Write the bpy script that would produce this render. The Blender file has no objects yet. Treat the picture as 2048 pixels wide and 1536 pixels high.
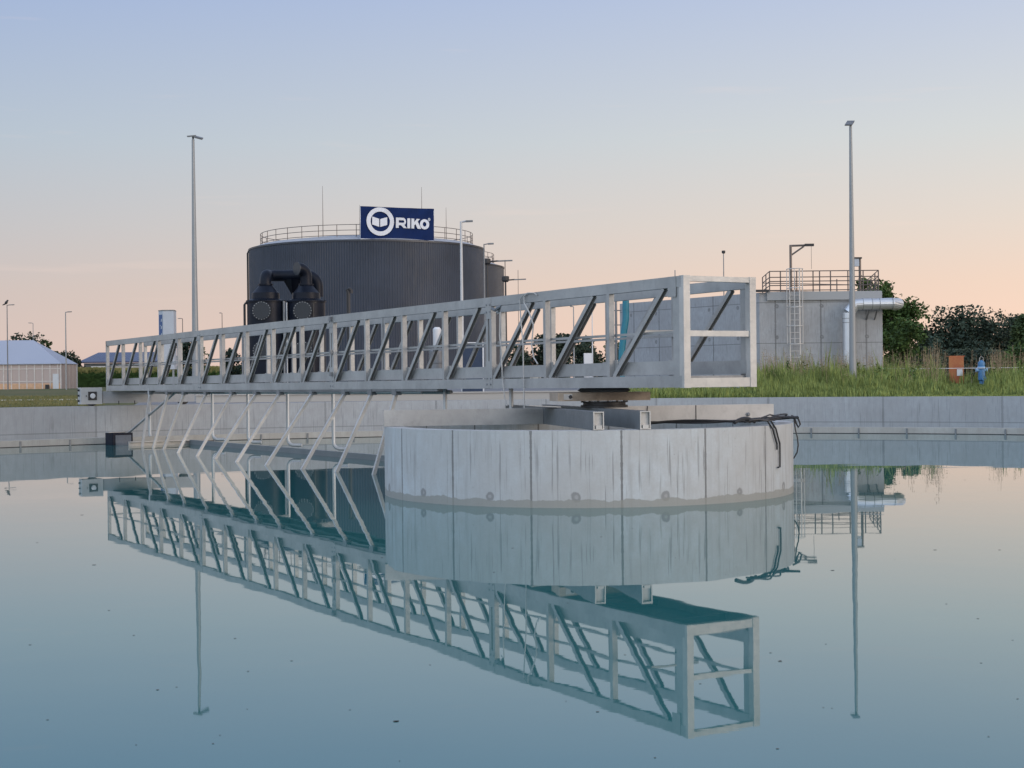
import bpy, math, random
from mathutils import Vector, Matrix
R = math.radians
PI = math.pi
random.seed(7)
sc = bpy.context.scene
col = sc.collection

# ------------------------------------------------------------------ camera
EYE = Vector((0, 0, 1.45))
FPX, TILT, ROLL = 3000.0, math.atan(11 / 3000.0), 0.0105
fwd = Vector((0, math.cos(TILT), -math.sin(TILT)))
u0 = Vector((0, math.sin(TILT), math.cos(TILT)))
rgt = Vector((1, 0, 0)) * math.cos(ROLL) - u0 * math.sin(ROLL)
upv = Vector((1, 0, 0)) * math.sin(ROLL) + u0 * math.cos(ROLL)
cam_d = bpy.data.cameras.new('camera')
cam_d.sensor_width = 36
cam_d.lens = FPX / 2048 * 36
cam_d.clip_end = 6000
cam = bpy.data.objects.new('camera', cam_d)
col.objects.link(cam)
cam.matrix_world = Matrix.Translation(EYE) @ Matrix((rgt, upv, -fwd)).transposed().to_4x4()
sc.camera = cam


def ray(px, py):
    return fwd + rgt * ((px - 1024) / FPX) + upv * ((768 - py) / FPX)


def at(px, py, Y):
    d = ray(px, py)
    return EYE + d * (Y / d.y)


def onz(px, py, z=0.0):
    d = ray(px, py)
    return EYE + d * ((z - EYE.z) / d.z)


def at_x(px, Y, py=757):
    return at(px, py, Y).x


def hz(py, Y, px=1024):
    return at(px, py, Y).z


# ------------------------------------------------------------------ world
def lin(r, g, b):
    f = lambda c: (c / 255 / 12.92) if c / 255 <= .04045 else ((c / 255 + .055) / 1.055) ** 2.4
    return (f(r), f(g), f(b), 1)


sc.view_settings.view_transform = 'Standard'
sc.view_settings.look = 'None'
sc.view_settings.exposure = 0
sc.view_settings.gamma = 1
W = bpy.data.worlds.new('World')
sc.world = W
W.use_nodes = True
nt = W.node_tree
nt.nodes.clear()
N = nt.nodes.new
L = nt.links.new
tc = N('ShaderNodeTexCoord')
sep = N('ShaderNodeSeparateXYZ')
L(tc.outputs['Generated'], sep.inputs[0])
ramp = N('ShaderNodeValToRGB')
cr = ramp.color_ramp
stops = [(0.0, (238, 204, 186)), (.025, (242, 211, 192)), (.06, (234, 211, 195)), (.10, (222, 213, 205)),
         (.155, (207, 213, 216)), (.25, (182, 197, 224)), (.5, (168, 184, 216)), (1.0, (155, 176, 216))]
cr.elements[0].position, cr.elements[0].color = stops[0][0], lin(*stops[0][1])
cr.elements[1].position, cr.elements[1].color = stops[-1][0], lin(*stops[-1][1])
for p_, c_ in stops[1:-1]:
    e = cr.elements.new(p_)
    e.color = lin(*c_)
L(sep.outputs['Z'], ramp.inputs[0])
# the anti-twilight side is a little darker to the left
mr = N('ShaderNodeMapRange')
mr.inputs['From Min'].default_value = -.33
mr.inputs['From Max'].default_value = .33
L(sep.outputs['X'], mr.inputs['Value'])
side = N('ShaderNodeMix')
side.data_type = 'RGBA'
side.inputs['A'].default_value = (.78, .84, .93, 1)
side.inputs['B'].default_value = (1.1, 1.06, 1.02, 1)
L(mr.outputs[0], side.inputs['Factor'])
mul = N('ShaderNodeMix')
mul.data_type = 'RGBA'
mul.blend_type = 'MULTIPLY'
mul.inputs['Factor'].default_value = 1
L(ramp.outputs[0], mul.inputs['A'])
L(side.outputs['Result'], mul.inputs['B'])
# afterglow low in the sky where the sun went down, behind the camera to the right
SUNDIR = Vector((.83, -.54, .12)).normalized()
dot = N('ShaderNodeVectorMath')
dot.operation = 'DOT_PRODUCT'
dot.inputs[1].default_value = SUNDIR
L(tc.outputs['Generated'], dot.inputs[0])
mx = N('ShaderNodeMath')
mx.operation = 'MAXIMUM'
mx.inputs[1].default_value = 0
L(dot.outputs['Value'], mx.inputs[0])
pw = N('ShaderNodeMath')
pw.operation = 'POWER'
pw.inputs[1].default_value = 5
L(mx.outputs[0], pw.inputs[0])
sc_ = N('ShaderNodeMath')
sc_.operation = 'MULTIPLY'
sc_.inputs[1].default_value = 1.35
L(pw.outputs[0], sc_.inputs[0])
glow = N('ShaderNodeMix')
glow.data_type = 'RGBA'
glow.blend_type = 'ADD'
glow.clamp_factor = False
glow.inputs['B'].default_value = (1.0, .72, .5, 1)
L(sc_.outputs[0], glow.inputs['Factor'])
L(mul.outputs['Result'], glow.inputs['A'])
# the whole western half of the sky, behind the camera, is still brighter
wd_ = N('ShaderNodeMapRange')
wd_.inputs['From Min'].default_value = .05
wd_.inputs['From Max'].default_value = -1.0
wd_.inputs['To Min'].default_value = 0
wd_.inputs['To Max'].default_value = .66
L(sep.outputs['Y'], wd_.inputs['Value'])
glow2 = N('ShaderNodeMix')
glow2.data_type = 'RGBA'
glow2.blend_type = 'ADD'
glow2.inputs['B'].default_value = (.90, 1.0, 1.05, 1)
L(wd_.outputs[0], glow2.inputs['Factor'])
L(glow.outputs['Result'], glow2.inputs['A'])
# blue fill lobe added to the left behind the camera, brightens left-facing sides
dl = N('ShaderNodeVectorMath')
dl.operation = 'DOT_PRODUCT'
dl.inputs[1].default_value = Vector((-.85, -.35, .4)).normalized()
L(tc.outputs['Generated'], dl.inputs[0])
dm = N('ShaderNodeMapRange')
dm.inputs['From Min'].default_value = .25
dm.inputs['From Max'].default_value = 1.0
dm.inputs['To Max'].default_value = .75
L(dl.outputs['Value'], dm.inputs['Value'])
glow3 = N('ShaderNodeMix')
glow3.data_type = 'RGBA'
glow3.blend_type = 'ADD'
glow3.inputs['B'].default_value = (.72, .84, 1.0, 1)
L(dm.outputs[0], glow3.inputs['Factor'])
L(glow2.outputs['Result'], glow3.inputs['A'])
# a few thin streaks of high cloud
mp = N('ShaderNodeMapping')
mp.inputs['Scale'].default_value = (5, 5, 60)
mp.inputs['Rotation'].default_value = (0, R(9), 0)
L(tc.outputs['Generated'], mp.inputs[0])
cn = N('ShaderNodeTexNoise')
cn.inputs['Scale'].default_value = 1.6
cn.inputs['Detail'].default_value = 5
L(mp.outputs[0], cn.inputs['Vector'])
crp = N('ShaderNodeMapRange')
crp.inputs['From Min'].default_value = .63
crp.inputs['From Max'].default_value = .80
crp.inputs['To Max'].default_value = .16
L(cn.outputs['Fac'], crp.inputs['Value'])
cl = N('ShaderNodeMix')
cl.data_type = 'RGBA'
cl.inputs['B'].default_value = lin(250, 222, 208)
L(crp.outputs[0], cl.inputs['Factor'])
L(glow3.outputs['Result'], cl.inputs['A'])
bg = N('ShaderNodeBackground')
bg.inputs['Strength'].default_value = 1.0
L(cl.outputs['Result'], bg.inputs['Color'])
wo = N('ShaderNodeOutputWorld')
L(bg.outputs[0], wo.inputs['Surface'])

sd = bpy.data.lights.new('sun', 'SUN')
sd.energy = 1.0
sd.angle = R(25)
sd.color = (1, .86, .74)
so = bpy.data.objects.new('sun', sd)
col.objects.link(so)
so.rotation_euler = SUNDIR.to_track_quat('Z', 'Y').to_euler()


# ------------------------------------------------------------------ materials
class NT:
    def __init__(s, name, rough=.6, metal=0.0, spec=.5):
        s.m = bpy.data.materials.new(name)
        s.m.use_nodes = True
        s.t = s.m.node_tree
        s.b = s.t.nodes['Principled BSDF']
        s.b.inputs['Roughness'].default_value = rough
        s.b.inputs['Metallic'].default_value = metal
        s.b.inputs['Specular IOR Level'].default_value = spec

    def n(s, t):
        return s.t.nodes.new('ShaderNode' + t)

    def set(s, sock, v):
        if hasattr(v, 'is_output'):
            s.t.links.new(v, sock)
        else:
            sock.default_value = v

    def math(s, op, a, b=0.0, c=None):
        n = s.n('Math')
        n.operation = op
        s.set(n.inputs[0], a)
        s.set(n.inputs[1], b)
        if c is not None:
            s.set(n.inputs[2], c)
        return n.outputs[0]

    def mix(s, f, a, b, bt='MIX'):
        n = s.n('Mix')
        n.data_type = 'RGBA'
        n.blend_type = bt
        s.set(n.inputs['Factor'], f)
        s.set(n.inputs['A'], a)
        s.set(n.inputs['B'], b)
        return n.outputs['Result']

    def rng(s, v, a, b, c=0.0, d=1.0):
        n = s.n('MapRange')
        s.set(n.inputs['Value'], v)
        n.inputs['From Min'].default_value = a
        n.inputs['From Max'].default_value = b
        n.inputs['To Min'].default_value = c
        n.inputs['To Max'].default_value = d
        return n.outputs[0]

    def noise(s, vec, scale, detail=4, rough=.55):
        n = s.n('TexNoise')
        if vec is not None:
            s.set(n.inputs['Vector'], vec)
        n.inputs['Scale'].default_value = scale
        n.inputs['Detail'].default_value = detail
        n.inputs['Roughness'].default_value = rough
        return n.outputs['Fac']

    def coord(s, kind='Object'):
        return s.n('TexCoord').outputs[kind]

    def scaled(s, vec, sx, sy, sz):
        n = s.n('Mapping')
        s.set(n.inputs['Vector'], vec)
        n.inputs['Scale'].default_value = (sx, sy, sz)
        return n.outputs[0]

    def color(s, v):
        s.set(s.b.inputs['Base Color'], v)

    def bump(s, h, strength=.3, dist=.02):
        n = s.n('Bump')
        n.inputs['Strength'].default_value = strength
        n.inputs['Distance'].default_value = dist
        s.set(n.inputs['Height'], h)
        s.t.links.new(n.outputs[0], s.b.inputs['Normal'])


def rgb(c, k=1.0):
    return (c[0] * k, c[1] * k, c[2] * k, 1)


def simple(name, c, rough=.6, metal=0.0, var=.15, scale=3.0, bump=0.0, c2=None, spec=.5):
    t = NT(name, rough, metal, spec)
    n = t.noise(t.coord(), scale)
    n2 = t.noise(t.coord(), scale * 7)
    f = t.math('ADD', t.math('MULTIPLY', n, .7), t.math('MULTIPLY', n2, .3))
    t.color(t.mix(t.rng(f, .32, .68), rgb(c, 1 - var), rgb(c2 or c, 1 + (0 if c2 else var))))
    if metal < .3:
        t.set(t.b.inputs['Roughness'], t.rng(n2, .3, .7, max(0, rough - .08), min(1, rough + .08)))
    if bump:
        t.bump(n2, bump)
    return t.m


def concrete(name, base, pw=0.0, off=0.0, hj=(), holes=(), hr=.04, streak=.5, wet=0.0, jw=.012, jdark=.55, tone=(.93, .97, 1.0), hole_pw=None, hole_off=0.0):
    """uv in metres: u along the wall, v height"""
    t = NT(name, .85, 0, .3)
    uv = t.coord('UV')
    sp = t.n('SeparateXYZ')
    t.t.links.new(uv, sp.inputs[0])
    u, v = sp.outputs[0], sp.outputs[1]
    uv = uv
    big = t.noise(t.scaled(uv, 1, 1, 1), .9, 5, .6)
    mid = t.noise(t.scaled(uv, 3.0, 1.6, 1), 2.2, 6, .65)
    fine = t.noise(uv, 40, 3)
    colr = t.mix(t.rng(big, .33, .67), rgb(base, .86), rgb((base[0] * tone[0], base[1] * tone[1], base[2] * tone[2]), 1.12))
    colr = t.mix(t.rng(mid, .35, .68, 0, .75), colr, rgb(base, .78))
    colr = t.mix(t.rng(fine, .3, .7, 0, .25), colr, rgb(base, .7))
    # little air holes
    vo = t.n('TexVoronoi')
    vo.inputs['Scale'].default_value = 9
    t.t.links.new(uv, vo.inputs['Vector'])
    hole = t.math('MULTIPLY', t.math('LESS_THAN', vo.outputs['Distance'], .06), t.math('GREATER_THAN', mid, .52))
    colr = t.mix(t.math('MULTIPLY', hole, .5), colr, rgb(base, .35))
    if streak:
        s1 = t.noise(t.scaled(uv, 9, .55, 1), 1.6, 3, .5)
        s2 = t.noise(t.scaled(uv, 26, .9, 1), 1.3, 2, .5)
        colr = t.mix(t.rng(s1, .55, .70, 0, streak * .5), colr, rgb(base, .55))
        colr = t.mix(t.rng(s2, .60, .69, 0, streak), colr, rgb(base, .42))
    if pw:
        du = t.math('PINGPONG', t.math('SUBTRACT', u, off), pw / 2)
        wob = t.math('MULTIPLY', t.noise(t.scaled(uv, 1, 5, 1), 3), jw * 1.2)
        j = t.math('LESS_THAN', t.math('SUBTRACT', du, wob), jw * .3)
        colr = t.mix(t.math('MULTIPLY', j, jdark), colr, rgb(base, .25))
        # slight tone step from panel to panel
        idx = t.math('FLOOR', t.math('DIVIDE', t.math('SUBTRACT', u, off), pw))
        wn = t.n('TexWhiteNoise')
        wn.noise_dimensions = '1D'
        t.t.links.new(idx, wn.inputs['W'])
        colr = t.mix(t.rng(wn.outputs['Value'], 0, 1, 0, .22), colr, rgb(base, .75))
    for h in hj:
        j = t.math('LESS_THAN', t.math('ABSOLUTE', t.math('SUBTRACT', v, h)), jw * .45)
        colr = t.mix(t.math('MULTIPLY', j, jdark), colr, rgb(base, .3))
    for h in holes:
        dx = t.math('PINGPONG', t.math('SUBTRACT', u, hole_off if hole_pw else off + pw / 2), (hole_pw or pw) / 2)
        dy = t.math('SUBTRACT', v, h)
        d = t.math('SQRT', t.math('ADD', t.math('MULTIPLY', dx, dx), t.math('MULTIPLY', dy, dy)))
        d = t.math('ADD', d, t.math('MULTIPLY', t.math('SUBTRACT', mid, .5), hr * 1.7))
        colr = t.mix(t.rng(d, hr * .75, hr, .75, 0), colr, rgb(base, .38))
        colr = t.mix(t.rng(d, hr * .25, hr * .45, .5, 0), colr, rgb(base, .8))
    if wet:
        wn_ = t.noise(t.scaled(uv, 2.0, .3, 1), 1.1, 5, .65)
        edge = t.math('ADD', wet, t.math('MULTIPLY', t.math('SUBTRACT', wn_, .5), wet * 2.0))
        wm = t.rng(t.math('SUBTRACT', edge, v), -.004, .004)
        colr = t.mix(t.math('MULTIPLY', wm, .8), colr, rgb((base[0] * .52, base[1] * .52, base[2] * .48), 1))
    t.color(colr)
    t.bump(t.math('ADD', fine, t.math('MULTIPLY', mid, 2)), .12, .01)
    return t.m


STEEL = (.35, .352, .345)


def steel(name, c=STEEL, rough=.48, metal=.3, var=.2):
    t = NT(name, rough, metal)
    o = t.coord()
    a = t.noise(t.scaled(o, 1, 1, 1), 1.7, 5, .6)
    b = t.noise(t.scaled(o, 3, 3, 9), 5, 4)
    cc_ = t.mix(t.rng(a, .3, .7), rgb(c, 1 - var), rgb(c, 1 + var * .6))
    d_ = t.noise(t.scaled(o, 4, 4, 2.5), 2.3, 6, .7)
    cc_ = t.mix(t.rng(d_, .50, .72, 0, .45), cc_, rgb(c, .62))
    t.color(cc_)
    t.set(t.b.inputs['Roughness'], t.rng(b, .3, .7, rough - .05, rough + .1))
    return t.m


M = {}
M['steel'] = steel('stainless_steel')
M['steel_dark'] = steel('dull_steel', (.20, .21, .22), .5, .5)
M['steel_light'] = steel('pale_pickled_steel', (.47, .455, .43), .5, .25, .16)
M['pipe'] = simple('polished_pipe_steel', (.46, .48, .49), .42, .35, .04)
M['duct'] = simple('aluminium_cladding', (.52, .55, .58), .3, .6, .06, 1.2)
M['galv'] = simple('galvanised_pole', (.25, .265, .275), .5, .35, .06)
M['rail'] = simple('rail_brown_grey', (.13, .11, .10), .5, .5)
M['black'] = simple('black_rubber', (.018, .018, .02), .5, 0, .2, 20)
M['grp'] = simple('dark_grey_plastic', (.006, .009, .017), .4, 0, .3, 2.2, spec=.15)
M['grp_lid'] = simple('dark_blue_plastic_lid', (.008, .013, .020), .35, 0, .2, 3)
M['white'] = simple('white_paint', (.58, .59, .60), .45, 0, .05)
M['bolt'] = simple('zinc_bolts', (.26, .27, .28), .5, .2)
M['navy_box'] = simple('navy_sheet', (.008, .011, .022), .5, 0, .3, spec=.2)
M['frame_navy'] = simple('blue_grey_panel', (.14, .15, .155), .5, .1, .2)
M['rope'] = simple('white_rope', (.45, .44, .42), .8)
M['orange'] = simple('orange_paint', (.42, .085, .032), .6, 0, .3, 3, c2=(.40, .17, .06))
M['hydrant'] = simple('blue_enamel', (.055, .17, .34), .5, 0, .25, 9)
M['hydrant_pale'] = simple('pale_blue_enamel', (.20, .36, .55), .4, 0, .12)
M['blue'] = simple('blue_steel_box', (.014, .030, .065), .5, 0, .2)
M['teal'] = simple('teal_hose', (.01, .16, .22), .45)
M['brown'] = simple('rusty_ring', (.33, .27, .21), .6, .2, .3, 5)
M['bark'] = simple('bark', (.055, .042, .03), .9, 0, .3, 3, .4)
M['asphalt'] = simple('asphalt', (.17, .17, .175), .9, 0, .2, .5)
M['cabinet'] = simple('grey_cabinet', (.38, .42, .47), .5, 0, .06)
M['roof_tile'] = simple('brown_roof_tiles', (.10, .055, .04), .8, 0, .2)
M['plaster'] = simple('cream_plaster', (.55, .52, .46), .85, 0, .06)
M['glass_dark'] = simple('dark_glass', (.03, .04, .05), .15)
M['leaf_litter'] = simple('dark_debris', (.02, .018, .012), .8)


def foliage(name, c1, c2, scale=.7, trans=.25):
    t = NT(name, .75, 0, .2)
    o = t.coord()
    a = t.noise(o, scale, 3)
    b = t.noise(o, scale * 6, 2)
    f = t.math('ADD', t.math('MULTIPLY', a, .6), t.math('MULTIPLY', b, .4))
    t.color(t.mix(t.rng(f, .36, .62), rgb(c1), rgb(c2)))
    return t.m


M['leaf_dark'] = foliage('dark_leaves', (.020, .034, .026), (.052, .076, .052), .4)
M['leaf_green'] = foliage('green_leaves', (.026, .050, .016), (.075, .125, .034), .8)
M['leaf_mid'] = foliage('mid_green_leaves', (.025, .045, .02), (.07, .10, .04), .6)
M['leaf_fir'] = foliage('blue_green_needles', (.03, .05, .04), (.07, .11, .08), .8)
M['blade'] = foliage('weed_blades', (.060, .095, .025), (.27, .32, .095), 1.6)
M['seed'] = foliage('seed_heads', (.16, .13, .08), (.36, .27, .18), .9)
M['corn'] = foliage('corn_leaves', (.02, .045, .012), (.055, .10, .025), .15)
M['tassel'] = foliage('corn_tassels', (.14, .14, .045), (.26, .23, .09), .2)


# ------------------------------------------------------------------ mesh helpers
class MB:
    def __init__(s):
        s.v, s.f, s.uv, s.mi = [], [], [], []
        s.cur = 0

    def quad(s, pts, uv=None):
        i = len(s.v)
        s.v += [tuple(p) for p in pts]
        s.f.append(tuple(range(i, i + len(pts))))
        s.uv.append(uv)
        s.mi.append(s.cur)
        return s

    def faces(s, V, F):
        i = len(s.v)
        s.v += [tuple(p) for p in V]
        for f in F:
            s.f.append(tuple(i + k for k in f))
            s.uv.append(None)
            s.mi.append(s.cur)
        return s

    def obox(s, c, ax, ay, az):
        """centre and three half axes"""
        c, ax, ay, az = Vector(c), Vector(ax), Vector(ay), Vector(az)
        if ax.cross(ay).dot(az) < 0:
            ax = -ax
        V = [c + ax * i + ay * j + az * k for i in (-1, 1) for j in (-1, 1) for k in (-1, 1)]
        F = [(0, 1, 3, 2), (4, 6, 7, 5), (0, 4, 5, 1), (2, 3, 7, 6), (0, 2, 6, 4), (1, 5, 7, 3)]
        return s.faces(V, F)

    def box(s, x0, x1, y0, y1, z0, z1):
        return s.obox(((x0 + x1) / 2, (y0 + y1) / 2, (z0 + z1) / 2), ((x1 - x0) / 2, 0, 0), (0, (y1 - y0) / 2, 0), (0, 0, (z1 - z0) / 2))

    def beam(s, p, q, w, h, up=(0, 0, 1)):
        """rectangular bar: w across, h along up"""
        p, q = Vector(p), Vector(q)
        d = q - p
        u = Vector(up)
        sd_ = d.cross(u).normalized()
        u2 = sd_.cross(d).normalized()
        return s.obox((p + q) / 2, d / 2, sd_ * (w / 2), u2 * (h / 2))

    def tube(s, pts, r, n=8, caps=True):
        pts = [Vector(p) for p in pts]
        rs = r if isinstance(r, (list, tuple)) else [r] * len(pts)
        V, F = [], []
        prev = None
        for i, p in enumerate(pts):
            a = pts[max(i - 1, 0)]
            b = pts[min(i + 1, len(pts) - 1)]
            d = (b - a).normalized()
            if prev is None:
                x = d.orthogonal().normalized()
            else:
                x = (prev - d * prev.dot(d))
                x = x.normalized() if x.length > 1e-6 else d.orthogonal().normalized()
            prev = x
            y = d.cross(x)
            for k in range(n):
                t = 2 * PI * k / n
                V.append(p + (x * math.cos(t) + y * math.sin(t)) * rs[i])
        for i in range(len(pts) - 1):
            for k in range(n):
                k2 = (k + 1) % n
                F.append((i * n + k, i * n + k2, (i + 1) * n + k2, (i + 1) * n + k))
        if caps:
            F.append(tuple(range(n - 1, -1, -1)))
            F.append(tuple((len(pts) - 1) * n + k for k in range(n)))
        return s.faces(V, F)

    def lathe(s, c, prof, n=24, axis=None):
        """prof: list of (radius, height) from c; axis default z"""
        c = Vector(c)
        z = Vector(axis or (0, 0, 1)).normalized()
        x = z.orthogonal().normalized() if axis else Vector((1, 0, 0))
        y = z.cross(x)
        V, F = [], []
        for r, h in prof:
            for k in range(n):
                t = 2 * PI * k / n
                V.append(c + z * h + (x * math.cos(t) + y * math.sin(t)) * r)
        for i in range(len(prof) - 1):
            for k in range(n):
                k2 = (k + 1) % n
                F.append((i * n + k, i * n + k2, (i + 1) * n + k2, (i + 1) * n + k))
        if prof[0][0] > 1e-4:
            F.append(tuple(range(n - 1, -1, -1)))
        if prof[-1][0] > 1e-4:
            F.append(tuple((len(prof) - 1) * n + k for k in range(n)))
        return s.faces(V, F)

    def ring(s, cx, cy, ri, ro, z0, z1, n=128, a0=0.0, a1=2 * PI, off=0.0):
        """annular wall with uv in metres"""
        full = abs(a1 - a0 - 2 * PI) < 1e-6
        for k in range(n):
            t0 = a0 + (a1 - a0) * k / n
            t1 = a0 + (a1 - a0) * (k + 1) / n
            P = lambda t, r, z: (cx + r * math.cos(t), cy + r * math.sin(t), z)
            for r, flip in ((ri, 1), (ro, 0)):
                a, b = P(t0, r, z0), P(t1, r, z0)
                c, d = P(t1, r, z1), P(t0, r, z1)
                q = [a, b, c, d]
                uvq = [(t0 * r, z0), (t1 * r, z0), (t1 * r, z1), (t0 * r, z1)]
                if flip:
                    q.reverse()
                    uvq.reverse()
                s.quad(q, uvq)
            s.quad([P(t0, ri, z1), P(t0, ro, z1), P(t1, ro, z1), P(t1, ri, z1)],
                   [(t0 * ri, z1), (t0 * ri, z1 + ro - ri), (t1 * ri, z1 + ro - ri), (t1 * ri, z1)])
        return s

    def build(s, name, mat, parent=None, smooth=False, origin=None):
        o = ORG.get(parent.name if parent else None, Vector((0, 0, 0))) if origin is None else Vector(origin)
        me = bpy.data.meshes.new(name)
        me.from_pydata([(a[0] - o[0], a[1] - o[1], a[2] - o[2]) for a in s.v], [], s.f)
        mats = mat if isinstance(mat, (list, tuple)) else [mat]
        for m in mats:
            me.materials.append(m)
        if len(mats) > 1:
            me.polygons.foreach_set('material_index', s.mi)
        if any(q is not None for q in s.uv):
            uvl = me.uv_layers.new(name='UVMap')
            k = 0
            for q, f in zip(s.uv, s.f):
                for j in range(len(f)):
                    uvl.data[k].uv = q[j] if q else (0, 0)
                    k += 1
        if smooth:
            me.shade_smooth()
            if hasattr(me, 'set_sharp_from_angle'):
                me.set_sharp_from_angle(angle=R(38))
        me.update()
        ob = bpy.data.objects.new(name, me)
        col.objects.link(ob)
        if parent is not None:
            ob.parent = parent
            ORG[ob.name] = o
        else:
            ob.location = o
            ORG[ob.name] = o
        return ob


ORG = {}


def tag(o, label=None, cat=None, group=None, kind=None):
    if label:
        o['label'] = label
    if cat:
        o['category'] = cat
    if group:
        o['group'] = group
    if kind:
        o['kind'] = kind
    return o


def thing(name, loc, label, cat, group=None):
    o = bpy.data.objects.new(name, None)
    o.empty_display_size = .2
    col.objects.link(o)
    o.location = loc
    ORG[o.name] = Vector(loc)
    return tag(o, label, cat, group)


def copy_tree(o, parent=None):
    c = o.copy()
    col.objects.link(c)
    c.parent = parent
    for ch in list(o.children):
        copy_tree(ch, c)
    return c


# ------------------------------------------------------------------ basin
TC = Vector((1.0, 19.3, 0))      # centre of the round basin
RW, RO = 19.35, 20.95            # inner weir wall, outer wall
GZ = .80                         # ground level round the basin
WT = .88                         # top of the outer wall

# water
t = NT('water', .015, 0, .5)
t.b.inputs['IOR'].default_value = 1.6
o_ = t.coord()
t.color(t.mix(t.noise(o_, .25, 2), (.022, .130, .130, 1), (.030, .148, .148, 1)))
n1 = t.noise(t.scaled(o_, 1, 1, 1), 1.1, 2, .4)
n2 = t.noise(t.scaled(o_, 1, 2.2, 1), 5.5, 2, .5)
nmask = t.rng(t.noise(o_, .22, 2), .42, .62)
hgt = t.math('ADD', t.math('MULTIPLY', n1, 1.0), t.math('MULTIPLY', n2, t.math('MULTIPLY', nmask, .05)))
t.bump(hgt, 1.0, .0011)
M['water'] = t.m
mb = MB()
ns = 160
mb.quad([(TC.x + (RW - .01) * math.cos(2 * PI * k / ns), TC.y + (RW - .01) * math.sin(2 * PI * k / ns), 0) for k in range(ns)])
tag(mb.build('water', M['water']), kind='structure')
mb = MB()
for k in range(ns):
    P = lambda t_, r: (TC.x + r * math.cos(t_), TC.y + r * math.sin(t_), -.12)
    a, b = 2 * PI * k / ns, 2 * PI * (k + 1) / ns
    mb.quad([P(a, RW + .2), P(a, RO + .01), P(b, RO + .01), P(b, RW + .2)])
tag(mb.build('channel_water', M['water']), kind='structure')

M['c_outer'] = concrete('outer_wall_concrete', (.39, .40, .41), 2.95, .55, (.235,), (), .05, .5, 0, .03, .4)
M['c_weir'] = concrete('weir_concrete', (.43, .41, .375), 0, 0, (), (), .05, .25, 0)
mb = MB().ring(TC.x, TC.y, RO, RO + .32, -.6, WT, 256)
tag(mb.build('basin_wall', M['c_outer'], origin=(TC.x, TC.y, WT)), 'pale concrete ring wall around the whole water basin', 'wall')
w = thing('overflow_weir', (TC.x, TC.y, 0), 'low beige concrete overflow lip just above the water along the ring wall', 'weir')
MB().ring(TC.x, TC.y, RW, RW + .2, -.6, .155, 256).build('lip', M['c_weir'], w)
mb = MB()
nb = 104
brk = []
for k in range(nb):
    a = 2 * PI * k / nb + .021
    ca, sa = math.cos(a), math.sin(a)
    if sa < .35:
        continue
    m_ = MB().obox((TC.x + (RW - .012) * ca, TC.y + (RW - .012) * sa, .045), (ca * .012, sa * .012, 0), (-sa * .02, ca * .02, 0), (0, 0, .085))
    m_.build('bracket', M['steel_dark'], w)
# thin sheet edge just over the water
MB().ring(TC.x, TC.y, RW - .014, RW - .004, -.03, .012, 256).build('edge_strip', M['black'], w)

# ------------------------------------------------------------------ ground
t = NT('mown_grass', .95, 0, .1)
o_ = t.coord()
a = t.noise(t.scaled(o_, 1, .35, 1), .16, 5, .65)
b = t.noise(o_, 2.5, 4)
cg = t.mix(t.rng(a, .38, .62), (.090, .105, .045, 1), (.155, .130, .070, 1))
cg = t.mix(t.rng(b, .35, .7, 0, .5), cg, (.06, .08, .03, 1))
t.color(cg)
t.bump(b, .6, .05)
M['ground'] = t.m
mb = MB()
rr = [RO + .30, RO + 6, 40, 70, 120, 250, 600, 1500, 4000]
for i in range(len(rr) - 1):
    for k in range(128):
        a0, a1 = 2 * PI * k / 128, 2 * PI * (k + 1) / 128
        P = lambda t_, r: (TC.x + r * math.cos(t_), TC.y + r * math.sin(t_), GZ)
        mb.quad([P(a0, rr[i]), P(a0, rr[i + 1]), P(a1, rr[i + 1]), P(a1, rr[i])])
tag(mb.build('ground', M['ground']), kind='structure')
# paved yard between the basin and the tanks
mb = MB()
mb.quad([(-10.5, 41.5, GZ + .004), (4.6, 41.6, GZ + .004), (7, 66, GZ + .004), (30, 190, GZ + .004), (-34, 190, GZ + .004), (-16, 66, GZ + .004)])
tag(mb.build('yard', M['asphalt']), kind='structure')
mb = MB()
p0, p1 = onz(-200, 800, GZ), onz(190, 800, GZ)
mb.box(-40, -13.4, 57.0, 57.9, GZ, GZ + .035)
tag(mb.build('path', M['plaster']), kind='structure')

lw = MB().box(at_x(392, 46), at_x(1232, 46), 46, 46.25, GZ, 1.02)
lw.box(at_x(392, 46) - .02, at_x(1232, 46) + .02, 45.96, 46.29, 1.022, 1.06)
tag(lw.build('low_wall', M['c_weir'], origin=(at_x(392, 46), 46, GZ)), 'low concrete kerb wall in the yard just beyond the basin wall', 'wall')

# ------------------------------------------------------------------ centre drum
DC = Vector((.962, 19.28, 0))
DR, DT = 2.60, .862
pw_ = 2 * PI * DR / 16
ph = (math.atan2(-math.cos(R(5.5)), math.sin(R(5.5))) % (2 * PI)) * DR
M['c_drum'] = concrete('drum_concrete', (.51, .505, .49), pw_, ph % pw_, (), (.118,), .062, .72, .085, .014, .85, (.88, .97, 1.04))
mb = MB().ring(DC.x, DC.y, DR - .22, DR, -.8, DT, 192)
tag(mb.build('centre_drum', M['c_drum'], origin=(DC.x, DC.y, 0)), 'round concrete drum standing in the middle of the water', 'concrete drum')

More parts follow.
